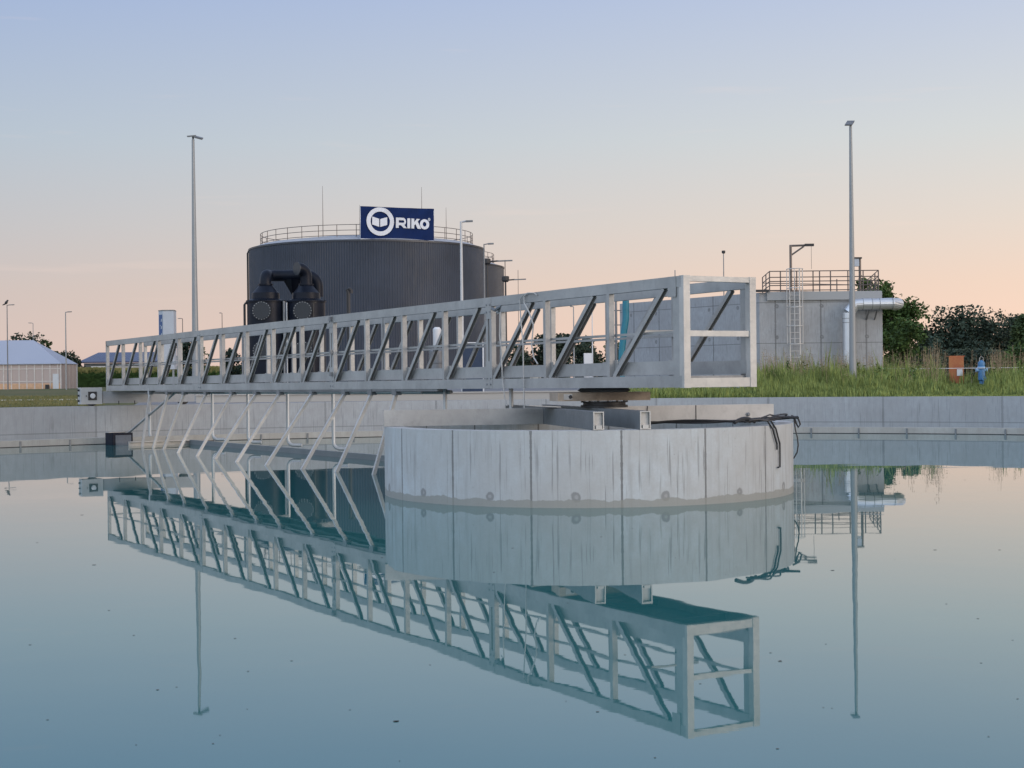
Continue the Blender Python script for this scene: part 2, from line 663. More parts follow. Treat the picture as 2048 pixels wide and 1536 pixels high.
# cross beams lying on the drum
bd = Vector((5.36, 1.1, 0)).normalized()        # left-right beam direction
pd = Vector((-bd.y, bd.x, 0))                   # towards the back
cb = thing('support_frame', (DC.x, DC.y, DT), 'pale steel cross of box beams lying across the concrete drum rim', 'steel frame')
BH = .205
zc = DT + BH / 2 + .004
fx = (.960, 1.485)     # X of the front ends of the two channel beams
lefts = []
for i, X in enumerate(fx):
    f_ = Vector((X, 0, zc))
    f_.y = DC.y - math.sqrt(DR ** 2 - (X - DC.x) ** 2) + .02
    q_ = f_ + pd * 4.95
    w_ = .125
    mb = MB()
    # C channel: web on the left, two flanges, end left open
    mb.beam(f_ - bd * (w_ / 2 - .006), q_ - bd * (w_ / 2 - .006), .012, BH)
    mb.beam(f_ + bd * (w_ / 2 - .006), q_ + bd * (w_ / 2 - .006), .012, BH)
    for s_ in (-1, 1):
        zz = Vector((0, 0, s_ * (BH / 2 - .006)))
        mb.beam(f_ + zz, q_ + zz, w_ - .026, .012)
    bb = mb.build('long_beam', M['frame_navy'], cb)
    mb = MB()
    mb.beam(f_ + pd * .03, f_ + pd * .036, w_ - .03, BH - .03)
    mb.obox(f_ + Vector((0, .01, -BH / 2 + .03)), bd * .035, pd * .02, (0, 0, .022))
    mb.build('end_plate', M['steel_light'], bb)
    mb = MB()
    for e_, s_ in ((-1, 1), (1, 1)):
        mb.beam(f_ + bd * e_ * (w_ / 2 - .008) - pd * .004, f_ + bd * e_ * (w_ / 2 - .008) - pd * .0005, .014, BH)
    for s_ in (-1, 1):
        mb.beam(f_ + Vector((0, 0, s_ * (BH / 2 - .007))) - pd * .0045, f_ + Vector((0, 0, s_ * (BH / 2 - .007))) - pd * .001, w_, .012)
    mb.build('rim', M['steel_light'], bb)
    lefts.append((f_, q_))
# side beams left and right
jl = lefts[0][0] + pd * 2.52 - bd * .065
jr = lefts[1][0] + pd * 2.95 + bd * .065
le = Vector((DC.x - DR + .03, 0, zc))
le.y = jl.y + (le.x - jl.x) * bd.y / bd.x
re_ = Vector((DC.x + DR - .05, 0, zc))
re_.y = jr.y + (re_.x - jr.x) * bd.y / bd.x
for a_, b_ in ((le, jl), (jr, re_)):
    mb = MB()
    mb.beam(a_, b_, .03, BH)
    mb.beam(a_ + Vector((0, 0, BH / 2 - .006)) + pd * .04, b_ + Vector((0, 0, BH / 2 - .006)) + pd * .04, .07, .012)
    mb.beam(a_ + Vector((0, 0, -BH / 2 + .006)) + pd * .04, b_ + Vector((0, 0, -BH / 2 + .006)) + pd * .04, .07, .012)
    bb = mb.build('side_beam', M['steel_light'] if a_ is jr else M['steel'], cb)
    if a_ is jr:
        for k in (.08, .32, .58):
            c_ = a_.lerp(b_, k) - pd * .0165
            MB().beam(c_ + Vector((-.01 * (k < .4), 0, -BH / 2 + .002)), c_ + Vector((.01 * (k < .4), 0, BH / 2 - .002)), .004, .012, up=bd).build('plate_seam', M['black'], bb)
        c_ = a_.lerp(b_, .86) - pd * .02
        MB().lathe(c_ + Vector((0, 0, -.03)), [(.026, 0), (.026, .012), (.012, .02)], 14, axis=-pd).build('bolt', M['steel_dark'], bb)
# black hoses on the drum
zr = DT + .02


def drum_pt(deg, r=DR - .1, z=zr):
    a = R(deg)
    return Vector((DC.x + r * math.sin(a), DC.y - r * math.cos(a), z))


for j_, (rad, sag) in enumerate(((.016, 0), (.012, .01))):
    pts = []
    for k in range(26):
        f = k / 25
        p = Vector((1.64 + f * 1.85, 18.05 + .25 * f + .04 * math.sin(f * 9 + j_), zr + .05 + .015 * math.sin(f * 7 + j_ * 2) - .04 * (1 - f)))
        pts.append(p)
    tag(MB().tube(pts, rad, 8).build('cable', M['black'], origin=pts[0]),
        ('thick black cable running over the drum beside the right beam' if j_ == 0 else 'thinner black cable lying along the thick one on the drum'), 'cable')
# tangled coil on the right rim
mb = MB()
for c_ in range(5):
    pts = []
    a0 = 48 + random.uniform(-3, 3)
    a1 = 85 + random.uniform(-3, 2)
    for k in range(22):
        f = k / 21
        pts.append(drum_pt(a0 + (a1 - a0) * f, DR - .12 + .05 * math.sin(f * 10 + c_ * 2), zr + .025 + .03 * abs(math.sin(f * 6 + c_)) + .018 * (c_ % 4) * math.sin(PI * f)))
    mb.tube(pts, .010, 7)
mb.tube([drum_pt(40 + 9 * k / 6, DR - .1, zr + .03 + .045 * math.sin(PI * k / 6)) for k in range(7)], .022, 8)
tag(mb.build('cable_coil', M['black'], origin=drum_pt(66)), 'tangled bundle of black cables lying on the right rim of the drum', 'cable bundle')


def hang(a_deg, zlow, curl, label):
    pts = [drum_pt(a_deg - 10, DR - .12, zr + .05), drum_pt(a_deg - 6, DR - .05, zr + .055), drum_pt(a_deg - 3.5, DR + .0, zr + .035),
           drum_pt(a_deg - 1.6, DR + .022, zr - .06), drum_pt(a_deg - .3, DR + .024, zr - .17)]
    z = zr - .17
    while z - .07 > zlow:
        z -= .07
        pts.append(drum_pt(a_deg + .6 * math.sin((zr - z) * 4) + .3, DR + .022, z))
    if curl:
        pts.append(drum_pt(a_deg - .5, DR + .024, zlow))
    tag(MB().tube(pts, .0105, 7).build('hanging_cable', M['black'], origin=pts[0]), label, 'cable')


hang(55.3, .55, 0, 'shorter of the two black cables hanging down the drum front')
hang(57.2, .36, 1, 'longer black cable hanging down the drum front with a hooked end')
pts = []
for k in range(22):
    f = k / 21
    a = -PI * .5 + f * PI * 1.15
    pts.append(Vector((DC.x + DR + .01 + .085 * math.cos(a * .9) * (1 - .2 * f) + .02, DC.y - .05 + .05 * f, .66 - .22 * math.sin(a) * -1 * -1 + 0)))
pts = [Vector((DC.x + DR - .06, 19.15, zr + .05)), Vector((DC.x + DR + .03, 19.15, zr + .04)), Vector((DC.x + DR + .05, 19.15, .76)), Vector((DC.x + DR + .075, 19.15, .66)),
       Vector((DC.x + DR + .085, 19.15, .56)), Vector((DC.x + DR + .07, 19.15, .47)), Vector((DC.x + DR + .03, 19.15, .40)), Vector((DC.x + DR + .008, 19.15, .385))]
tag(MB().tube(pts, .009, 7).build('hanging_cable', M['black'], origin=pts[0]), 'black cable loop sagging off the right edge of the drum', 'cable')
pts = [Vector((DC.x + DR - .03, 19.0, zr + .06)), Vector((DC.x + DR + .06, 19.0, zr + .02)), Vector((DC.x + DR + .085, 19.0, zr - .05)), Vector((DC.x + DR + .06, 19.0, zr - .09)),
       Vector((DC.x + DR + .03, 19.0, zr - .03)), Vector((DC.x + DR + .01, 19.0, zr + .04))]
tag(MB().tube(pts, .012, 7).build('cable_loop', M['black'], origin=pts[0]), 'small stiff loop of black cable at the right rim of the drum', 'cable')

# ------------------------------------------------------------------ scraper bridge
P0 = Vector((1.905, 16.76, 0))
A_ = Vector((-.5007, .8656, 0)).normalized()
B_ = Vector((.8656, .5007, 0)).normalized()
LEN, WID = 24.14, 1.02
Z0a, Z0b = 1.33, 1.245      # underside at the near and far end
HT = 1.25


def BR(s, t, h):
    return P0 + A_ * s + B_ * t + Vector((0, 0, Z0a + (Z0b - Z0a) * s / LEN + h))


bridge = thing('scraper_bridge', BR(2.4, .5, 0), 'long grey steel lattice bridge reaching from the drum to the basin wall', 'bridge')
secs = [(0, 4.42, 3), (4.42, 9.86, 4), (9.86, 16.83, 5), (16.83, 24.14, 5)]
stations = []
for a, b, n in secs:
    for k in range(n):
        stations.append((a + (b - a) * k / n, a + (b - a) * (k + 1) / n, k == 0))
pt = .06       # member thickness
for side_, tt, inn in (('front', 0.0, 1), ('back', WID, -1)):
    tm = tt + inn * pt / 2
    for i, (a, b, n) in enumerate(secs):
        g = .012 if i else 0
        MB().beam(BR(a + g, tm, HT - .062), BR(b - (.012 if i < 3 else 0), tm, HT - .062), pt + .01, .124).build('top_chord', M['steel'], bridge)
        MB().beam(BR(a + g, tm, .066), BR(b - (.012 if i < 3 else 0), tm, .066), pt + .012, .132).build('bottom_chord', M['steel'], bridge)
        # kick plate inside the posts
        tb = tt + inn * (pt + .022)
        MB().beam(BR(a + .03, tb, .225), BR(b - .03, tb, .225), .006, .155).build('kick_plate', M['steel'], bridge)
        MB().beam(BR(a + .03, tb + inn * .02, .63), BR(b - .03, tb + inn * .02, .63), .028, .030).build('knee_rail', M['steel'], bridge)
    for i, (a, b, first) in enumerate(stations):
        if first and i:
            # doubled posts and flanges at a bolted joint
            for d_ in (-.05, .05):
                MB().beam(BR(a + d_, tm, .132), BR(a + d_, tm, HT - .124), .07, pt, up=A_).build('post', M['steel'], bridge)
            MB().obox(BR(a, tt - inn * .006, .19), A_ * .09, B_ * .004, (0, 0, .185)).build('joint_plate', M['steel'], bridge)
            MB().obox(BR(a, tt - inn * .006, HT - .15), A_ * .075, B_ * .004, (0, 0, .145)).build('joint_plate', M['steel'], bridge)
            for h_ in (.06, .14, HT - .1, HT - .2):
                for d_ in (-.05, .05):
                    if side_ == 'front':
                        MB().lathe(BR(a + d_, tt - inn * .010, h_), [(.013, 0), (.013, .012)], 6, axis=-B_ * inn).build('bolt', M['bolt'], bridge)
            if i == 7:
                for h_ in (.26, .63, HT - .06):
                    MB().obox(BR(a - .03, tt - inn * .03, h_), A_ * .035, B_ * .02, (0, 0, .035)).build('clamp', M['steel_dark'], bridge)
        elif i == 0:
            pass
        else:
            MB().beam(BR(a, tm, .132), BR(a, tm, HT - .124), .075, pt - .004, up=A_).build('post', M['steel'], bridge)
        # gusset at the foot of each post
        if i:
            MB().obox(BR(a + .0, tt + inn * (pt + .012), .235), A_ * .085, B_ * .004, (0, 0, .10)).build('gusset', M['steel'], bridge)
        # diagonal: foot next to the far post, head near the near post
        L_ = b - a
        pq = BR(b - .10, tm, .132), BR(a + .24 * L_, tm, HT - .124)
        dd = MB()
        # open channel: web along the upper edge, open towards the lower right
        p_, q_ = pq
        ax_ = (q_ - p_).normalized()
        nn_ = ax_.cross(B_).normalized()
        if nn_.dot(A_) < 0:
            nn_ = -nn_
        mid_ = (p_ + q_) / 2
        dd.obox(mid_ + nn_ * .029, (q_ - p_) / 2, nn_ * .003, B_ * .027)
        for s_ in (-1, 1):
            dd.obox(mid_ + B_ * (s_ * .0265), (q_ - p_) / 2, nn_ * .026, B_ * .0028)
        dd.build('diagonal', M['steel'], bridge)
    # end post at the far end
    MB().beam(BR(LEN - .035, tm, 0), BR(LEN - .035, tm, HT), .07, pt + .02, up=A_).build('post', M['steel'], bridge)
    MB().obox(BR(.17, tt - inn * .007, HT - .115), A_ * .075, B_ * .004, (0, 0, .115)).build('gusset', M['steel'], bridge)
    MB().beam(BR(.108, tm, .132), BR(.108, tm, HT - .124), pt - .006, .12, up=A_).build('post', M['steel'], bridge)
# portal frame at the near end
pf = MB()
for tt in (.04, WID - .04):
    pf.beam(BR(0, tt, -.005), BR(0, tt, HT + .004), .085, .09, up=B_)
pf.beam(BR(0, .085, HT - .03), BR(0, WID - .085, HT - .03), .07, .060)
pf.beam(BR(0, .085, .052), BR(0, WID - .085, .052), .07, .105)
pf.beam(BR(0, .085, .605), BR(0, WID - .085, .605), .05, .065)
pf.build('end_frame', M['steel_light'], bridge)
MB().beam(BR(LEN - .02, .06, .60), BR(LEN - .02, WID - .06, .60), .03, .04).build('cross_rail', M['steel'], bridge)
MB().beam(BR(LEN - .02, .06, .07), BR(LEN - .02, WID - .06, .07), .03, .13).build('cross_rail', M['steel'], bridge)
MB().beam(BR(1.0, .09, .665), BR(1.0, WID - .09, .665), .03, .03).build('cross_rail', M['steel'], bridge)
# deck
mb = MB().beam(BR(.04, WID / 2, .115), BR(LEN - .04, WID / 2, .115), WID - .15, .03)
mb.build('deck', M['steel_dark'], bridge)
for k in range(18):
    s_ = .5 + k * 1.38
    MB().beam(BR(s_, .07, .05), BR(s_, WID - .07, .05), .05, .06).build('floor_bearer', M['steel_dark'], bridge)
MB().tube([BR(6.7, .10, -.045), BR(15.5, .10, -.045)], .024, 10).build('conduit', M['pipe'], bridge)
MB().tube([BR(6.2, .34, -.05), BR(23.0, .34, -.05)], .03, 10).build('conduit', M['steel'], bridge)
MB().beam(BR(6.0, .05, -.018), BR(20, .05, -.018), .09, .034).build('hanger_rail', M['steel_dark'], bridge)

# pivot bearing between bridge and drum
pc = BR(2.35, WID / 2, 0)
pvz = DT + BH
pv = MB().lathe((pc.x, pc.y, pvz + .004), [(.30, 0), (.30, .03), (.27, .035), (.27, .062), (.30, .066), (.30, .075)], 40).build('pivot_ring', M['black'], bridge, True)
mb = MB()
for k in range(14):
    a = 2 * PI * k / 14
    mb.lathe((pc.x + .285 * math.cos(a), pc.y + .285 * math.sin(a), pvz + .078), [(.013, 0), (.013, .012)], 6)
mb.build('pivot_bolt', M['bolt'], pv)
mb = MB().beam(pc - bd * .66 + Vector((0, 0, -pc.z + pvz + .145)), pc + bd * .54 + Vector((0, 0, -pc.z + pvz + .145)), .46, .105)
tb_ = mb.build('turntable_beam', M['brown'], bridge)
mb = MB().obox(pc - bd * .53 - pd * .236 + Vector((0, 0, -pc.z + pvz + .145)), bd * .055, pd * .003, (0, 0, .036))
mb.build('cover_plate', M['steel_light'], tb_)
MB().lathe(pc - bd * .5 - pd * .242 + Vector((0, 0, -pc.z + pvz + .145)), [(.026, 0), (.018, .02)], 6, axis=-pd).build('bolt', M['black'], tb_)
zt_ = pvz + .2
mb = MB().lathe((pc.x, pc.y, zt_), [(.30, 0), (.34, .02), (.30, max(.03, pc.z - zt_ - .002))], 30)
mb.build('bearing_cap', M['steel_dark'], bridge)
tag(MB().obox(pc - bd * .85 - pd * .10 + Vector((0, 0, -pc.z + pvz + .035)), bd * .20 + Vector((0, 0, -.012)), pd * .25, (0, 0, .006)).build('loose_plate', M['steel_light'], origin=pc - bd * .8 + Vector((0, 0, -pc.z + pvz))),
    'pale flat steel sheet lying on the cross beams left of the bearing', 'metal sheet')

M['arm'] = steel('scraper_arm_steel', (.43, .425, .41), .45, .3, .15)
# slanting scraper bars, going into the water
bars = [((300.3, 800), (284.6, 893)), ((336.7, 800), (306.8, 895.6)), ((369, 800), (327.6, 899.5)), ((413.5, 800), (356, 906)),
        ((465.6, 799), (394, 912.5)), ((513.8, 799), (430.5, 917.7)), ((560.7, 799), (473.4, 924)), ((625.8, 795), (533.3, 930.7)),
        ((691, 794), (605, 938.5)), ((744, 799), (673.3, 944)), ((793, 794), (747.5, 949))]


def s_of(px, t_=0.0):
    k = (px - 1024) / FPX
    x0, y0_ = P0.x + B_.x * t_, P0.y + B_.y * t_
    return (x0 - y0_ * k) / (-A_.x + A_.y * k)


for (tx, ty), (bx_, by_) in bars:
    top = BR(s_of(tx, .05), .05, -.05)
    bot = onz(bx_, by_, 0)
    d = (bot - top)
    end = bot + d * .35
    bar = MB().beam(top, end, .052, .052, up=B_).build('scraper_arm', M['arm'], bridge)
    MB().obox(top + Vector((0, 0, .005)), A_ * .075, B_ * .05, (0, 0, .045)).build('arm_bracket', M['steel_dark'], bar)
M['cgrey0'] = simple('grey_board', (.20, .22, .23), .5, 0, .12)
# scum board floating across the water
sk = [onz(257, 892), onz(379, 888), onz(480, 896), onz(619, 907), onz(790, 924)]
for i, (p, q) in enumerate(((sk[0], sk[1]), (sk[1], sk[4]))):
    up_ = Vector((0, 0, 1))
    mb = MB()
    mb.beam(p + up_ * .0, q + up_ * .0, .02, .20)
    mb.beam(p + up_ * .088 + Vector((.05, -.02, 0)), q + up_ * .088 + Vector((.05, -.02, 0)), .08, .018)
    mb.build('scum_board', M['steel_light'] if i == 0 else M['cgrey0'], bridge)


def on_board(px):
    p, q = (sk[1], sk[4]) if px > 379 else (sk[0], sk[1])
    k = (px - 1024) / FPX
    f = (p.x - p.y * k) / ((q.y - p.y) * k - (q.x - p.x))
    return p.lerp(q, f)


for px, pyb in ((291, 876), (424.5, 877), (495.6, 884), (575, 893), (666, 901), (890, 0), (1022, 0)):
    if pyb:
        b = on_board(px + (8 if px < 300 else 0))
        top = Vector((b.x, b.y, Z0b + .07))
        dr = Vector((.96, -.28, 0))
        zl = .15
        pts = [top, Vector((b.x, b.y, zl + .11)), Vector((b.x, b.y, zl + .06)) + dr * .015, Vector((b.x, b.y, zl + .02)) + dr * .055, Vector((b.x, b.y, zl)) + dr * .11,
               Vector((b.x, b.y, zl)) + dr * .30]
        if px < 300:
            pts = pts[:3]
        pp = MB().tube(pts, .034, 10).build('drop_pipe', M['pipe'], bridge, True)
        # bracket back to the bridge
        s_ = (b - P0).dot(A_)
        MB().beam(BR(s_, WID - .1, .0), Vector((b.x, b.y, BR(s_, 0, 0).z)), .05, .05).build('pipe_bracket', M['steel_dark'], pp)
    else:
        s_ = s_of(px, .3)
        p = BR(s_, .3, 0)
        MB().tube([p, Vector((p.x, p.y, .2 if px < 900 else .9))], .03, 10).build('drop_pipe', M['pipe'], bridge, True)
# scum box
M['boxpanel'] = simple('dark_slate_panel', (.09, .11, .14), .45, 0, .3)
c = onz(232, 890.5)
bx = MB()
ax = Vector((.80, .60, 0))
ay = Vector((-.60, .80, 0))
cc = c + Vector((0, .28, 0))
h0, h1 = -.12, .285
for s_, w_ in ((1, .23), (-1, .23)):
    bx.obox(cc + ay * (s_ * .22) + Vector((0, 0, (h0 + h1) / 2)), ax * .24, ay * .008, (0, 0, (h1 - h0) / 2))
bx.obox(cc - ax * .24 + Vector((0, 0, (h0 + h1) / 2)), ax * .008, ay * .21, (0, 0, (h1 - h0) / 2))
bx.obox(cc + ax * .24 + Vector((0, 0, (h0 + .15) / 2)), ax * .008, ay * .21, (0, 0, (.15 - h0) / 2))
bx.obox(cc + Vector((0, 0, -.09)), ax * .235, ay * .21, (0, 0, .01))
sb = bx.build('scum_box', M['navy_box'], bridge)
MB().obox(cc - ay * .232 + Vector((.01, 0, .11)), ax * .19, ay * .004, (0, 0, .12)).build('side_panel', M['boxpanel'], sb)
MB().obox(cc - ax * .10 + Vector((0, 0, h1 + .012)), ax * .2, ay * .12, (0, 0, .008)).build('lid', M['steel_light'], sb)
top = BR(s_of(352, .2), .2, -.03)
MB().tube([cc + ax * .22 + Vector((0, 0, .26)), top], .026, 8).build('stay_bar', M['steel'], bridge)

M['cgrey'] = simple('grey_painted_steel', (.27, .285, .30), .55, 0, .12)
M['cbox'] = simple('pale_grey_box', (.38, .39, .39), .55, 0, .08)
# end carriage rolling on the wall
Q = Vector((-10.66, 36.92, 0))
MB().obox(Q + B_ * .27 + Vector((0, 0, 1.13)), B_ * .26, A_ * .15, (0, 0, .205)).build('drive_box', M['cbox'], bridge)
hb = MB().obox(Q + B_ * 1.72 + Vector((0, 0, 1.09)), B_ * 1.17, A_ * .11, (0, 0, .145)).build('carriage_beam', M['cgrey'], bridge)
fr = -A_
mc = Q + B_ * .29 - A_ * .152 + Vector((0, 0, 1.13))
mo = MB().obox(mc - A_ * .006, B_ * .105, A_ * .006, (0, 0, .105)).build('motor_plate', M['black'], bridge)
MB().lathe(mc - A_ * .013, [(.062, 0), (.062, .03), (.04, .035)], 20, axis=-A_).build('motor_hub', M['white'], mo)
MB().lathe(mc - A_ * .002 - B_ * .15, [(.014, 0), (.014, .02)], 8, axis=-A_).build('bolt', M['black'], bridge)
mb = MB()
for h_ in (1.01, 1.14, 1.27):
    mb.lathe(Q + B_ * .002 + Vector((0, 0, h_)), [(.03, 0), (.02, .04)], 8, axis=-B_)
mb.build('bolt', M['black'], bridge)
for d_ in (.30, 2.62):
    wc = Q + B_ * d_ + Vector((0, 0, WT + .165))
    wh = MB().lathe(wc - A_ * .07, [(.10, -.01), (.155, 0), (.165, .02), (.165, .12), (.155, .14), (.10, .15)], 28, axis=A_).build('wheel', M['black'], bridge, True)
    MB().lathe(wc - A_ * .088, [(.05, 0), (.085, .006), (.085, .012)], 20, axis=A_).build('wheel_hub', M['white'], wh)
for d_ in (.95, 1.35, 1.75, 2.1):
    MB().lathe(Q + B_ * d_ - A_ * .11 + Vector((0, 0, WT + .03)), [(.012, 0), (.012, .09)], 6, axis=(0, 0, 1)).build('cable_clip', M['black'], bridge)

# white rope hanging on the bridge
zr1 = BR(s_of(1050), 0, HT)
s1 = s_of(1052)


def rope(pts, r, label):
    tag(MB().tube(pts, r, 6).build('rope', M['rope'], origin=pts[0]), label, 'rope')


pz = lambda px, py, t_: BR(s_of(px, t_), t_, 0) + Vector((0, 0, at(px, py, BR(s_of(px, t_), t_, 0).y).z - BR(s_of(px, t_), t_, 0).z))
rope([pz(1076, 590, -.02), pz(1070, 586, -.025), pz(1058, 586, -.03), pz(1049, 589, -.03), pz(1041, 600, -.03), pz(1043, 640, -.03), pz(1047, 690, -.03), pz(1047, 740, -.03), pz(1048, 790, -.03), pz(1048, 817, -.03)], .008,
     'white rope hanging straight down the side of the bridge')
rope([pz(1056, 588, -.02), pz(1050, 592, -.03), pz(1050, 606, -.03), pz(1060, 625, -.03), pz(1068, 650, -.02), pz(1064, 690, -.03), pz(1068, 715, -.02), pz(1076, 728, -.03)], .009,
     'white rope curling loosely inside the bridge railing')
rope([pz(996, 628, -.02), pz(1002, 625, -.03), pz(1000, 670, -.03), pz(1003, 700, -.03), pz(1005, 760, -.03), pz(1010, 800, -.03), pz(1014, 812, -.03)], .008,
     'thin grey cord hanging from the bridge joint')
mb = MB()
mb.tube([BR(s_of(990), -.03, HT - .16), BR(s_of(1000), -.07, HT - .19), BR(s_of(1010), -.05, HT - .14), BR(s_of(1003), -.03, HT - .20)], .022, 6)
tag(mb.build('cloth_knot', M['steel_dark'], origin=BR(s_of(1000), 0, HT - .17)), 'grey knotted rag tied to the top rail of the bridge', 'rag')

# ------------------------------------------------------------------ tall lamp posts


def flood_pole(name, px, Y, htop, label, turn):
    b = Vector((at_x(px, Y), Y, GZ))
    th = thing(name, b, label, 'lamp post', 'tall floodlight masts beside the basin')
    z1 = htop
    mb = MB().tube([b, b + Vector((0, 0, (z1 - GZ) * .33)), b + Vector((0, 0, (z1 - GZ) * .66)), Vector((b.x, b.y, z1 - .1))], [.125, .098, .07, .045], 12)
    mb.build('pole', M['galv'], th, True)
    MB().lathe(b, [(.2, 0), (.2, .03), (.14, .04), (.14, .1)], 16).build('base_plate', M['galv'], th)
    MB().tube([Vector((b.x, b.y, z1 - .12)), Vector((b.x, b.y, z1 + .02))], .034, 10).build('bracket', M['steel_dark'], th)
    if turn > 0:
        heads = [((-.05, 0, .02), (.13, 0, .01), (0, .11, .02)), ((.19, 0, -.04), (.13, 0, -.035), (0, .09, .03))]
    else:
        heads = [((-.03, 0, 0), (.12, 0, 0), (.07, .12, .085)), ((.03, .16, .03), (.09, 0, .02), (0, .10, .02))]
    for c0, a0_, b0_ in heads:
        up0 = Vector(a0_).cross(Vector(b0_)).normalized()
        c_ = Vector((b.x, b.y, z1)) + Vector(c0)
        lm = MB().obox(c_, a0_, b0_, up0 * .022).build('lamp_head', M['steel_dark'], th)
        MB().obox(c_ - up0 * .025, Vector(a0_) * .8, Vector(b0_) * .8, up0 * .003).build('lens', M['galv'], lm)
    return th


flood_pole('floodlight_pole', 391.5, 50.0, 9.62, 'tall slim floodlight mast behind the left half of the bridge', 30)
flood_pole('floodlight_pole', 1706, 49.3, 9.72, 'tall slim floodlight mast in front of the concrete tank with the ladder', -30)


M['polew'] = simple('pale_pole', (.46, .47, .48), .5, .1, .05)
M['rungs'] = simple('pale_ladder_steel', (.48, .47, .45), .5, .2, .08)


# street lamps
def street_lamp(px, pytop, Y, arm, label, pole='galv', r=.06, head=True, boxtop=False, dirn=1):
    top = at(px, pytop, Y)
    b = Vector((top.x, Y, GZ))
    th = thing('street_lamp', b, label, 'street lamp', 'slim street lamps across the plant')
    pts = [b, Vector((b.x, Y, (GZ + top.z) / 2)), Vector((b.x, Y, top.z))]
    MB().tube(pts, [r, r * .8, r * .6], 8).build('pole', M[pole], th)
    if arm:
        dz = .02 * arm
        MB().tube([Vector((b.x, Y, top.z - .03)), Vector((b.x + arm * .45 * dirn, Y, top.z + dz))], r * .5, 6).build('arm', M[pole], th)
        MB().obox(Vector((b.x + arm * .70 * dirn, Y, top.z + dz)), (arm * .30, 0, .01 * arm * dirn), (0, .14, 0), (0, 0, .04)).build('lamp_head', M['steel_dark'], th)
    return th


street_lamp(14, 610, 160, .75, 'street lamp with a bird on top in front of the greenhouse, far left', 'steel_dark', .075)
street_lamp(66, 646, 205, .6, 'faint thin street lamp rising behind the greenhouse roof', 'galv', .07, dirn=-1)
street_lamp(131, 624, 150, .6, 'street lamp in front of the right end of the greenhouse', 'galv', .08)
street_lamp(365, 637, 197, .6, 'short-armed lamp just right of the tall white cabinet', 'rail', .07, dirn=-1)
street_lamp(444, 626, 181, .3, 'thin lamp between the left mast and the dark filter vessels', 'rail', .06, dirn=-1)
street_lamp(922, 443, 79, .62, 'tallest white street lamp in front of the big corrugated tank', 'polew', .10)
street_lamp(968, 488, 93, .6, 'lamp poking over the right rim of the big corrugated tank', 'steel_dark', .06)
street_lamp(974, 523, 106, 1.8, 'black post with long lamp arm between the two corrugated tanks', 'black', .11)
street_lamp(1011, 560, 124, 1.7, 'black post with long lamp arm right of the smaller corrugated tank', 'black', .11)
street_lamp(1447, 505, 100, 0, 'thin pole with a small box lamp behind the end of the bridge', 'steel_dark', .05)
street_lamp(1350, 540, 95, 0, 'short dark rod sticking up behind the near end of the bridge', 'steel_dark', .05)
street_lamp(1147, 613, 130, .3, 'pale lamp seen through the bridge in front of dark trees', 'galv', .07, dirn=-1)
street_lamp(1184, 604, 110, .0, 'thin white pole seen through the bridge', 'white', .05)
for px, py, Y, s_ in ((974, 521, 106, .26), (1011, 556, 124, .3), (1447, 503, 100, .12)):
    c = at(px, py, Y)
    root = [o for o in col.objects if o.name.startswith('street_lamp') and abs(o.location.y - Y) < .1][0]
    MB().lathe((c.x, Y, c.z - s_ * 1.1), [(s_ * .7, 0), (s_, s_ * .4), (s_, s_ * 1.5), (s_ * .8, s_ * 1.6)], 12).build('junction_box', M['black'], root)
# a bird on the left lamp
bp = at(14, 606, 160)
mb = MB().lathe(bp + Vector((-.22, 0, -.16)), [(.0, 0), (.09, .08), (.15, .2), (.14, .32), (.09, .42), (.10, .5), (.06, .57), (.0, .6)], 12, axis=(.55, 0, .83))
mb.tube([bp + Vector((-.24, 0, -.12)), bp + Vector((-.48, 0, -.22))], [.08, .04], 6)
mb.tube([bp + Vector((.10, 0, .26)), bp + Vector((.21, 0, .25))], [.03, .008], 6)
tag(mb.build('bird', M['black'], origin=bp, smooth=True), 'dark bird perched on the far left street lamp', 'bird')

# ------------------------------------------------------------------ corrugated tanks
M['corr'] = simple('corrugated_cladding', (.036, .046, .066), .5, 0, .2, .3, spec=.3)
M['corr2'] = simple('corrugated_cladding_pale', (.05, .056, .07), .45, 0, .12, .6, spec=.4)
M['corr_cap'] = steel('dark_cap_flashing', (.05, .055, .065), .4, .5)
M['roof_m'] = simple('tank_roof', (.35, .36, .38), .5)


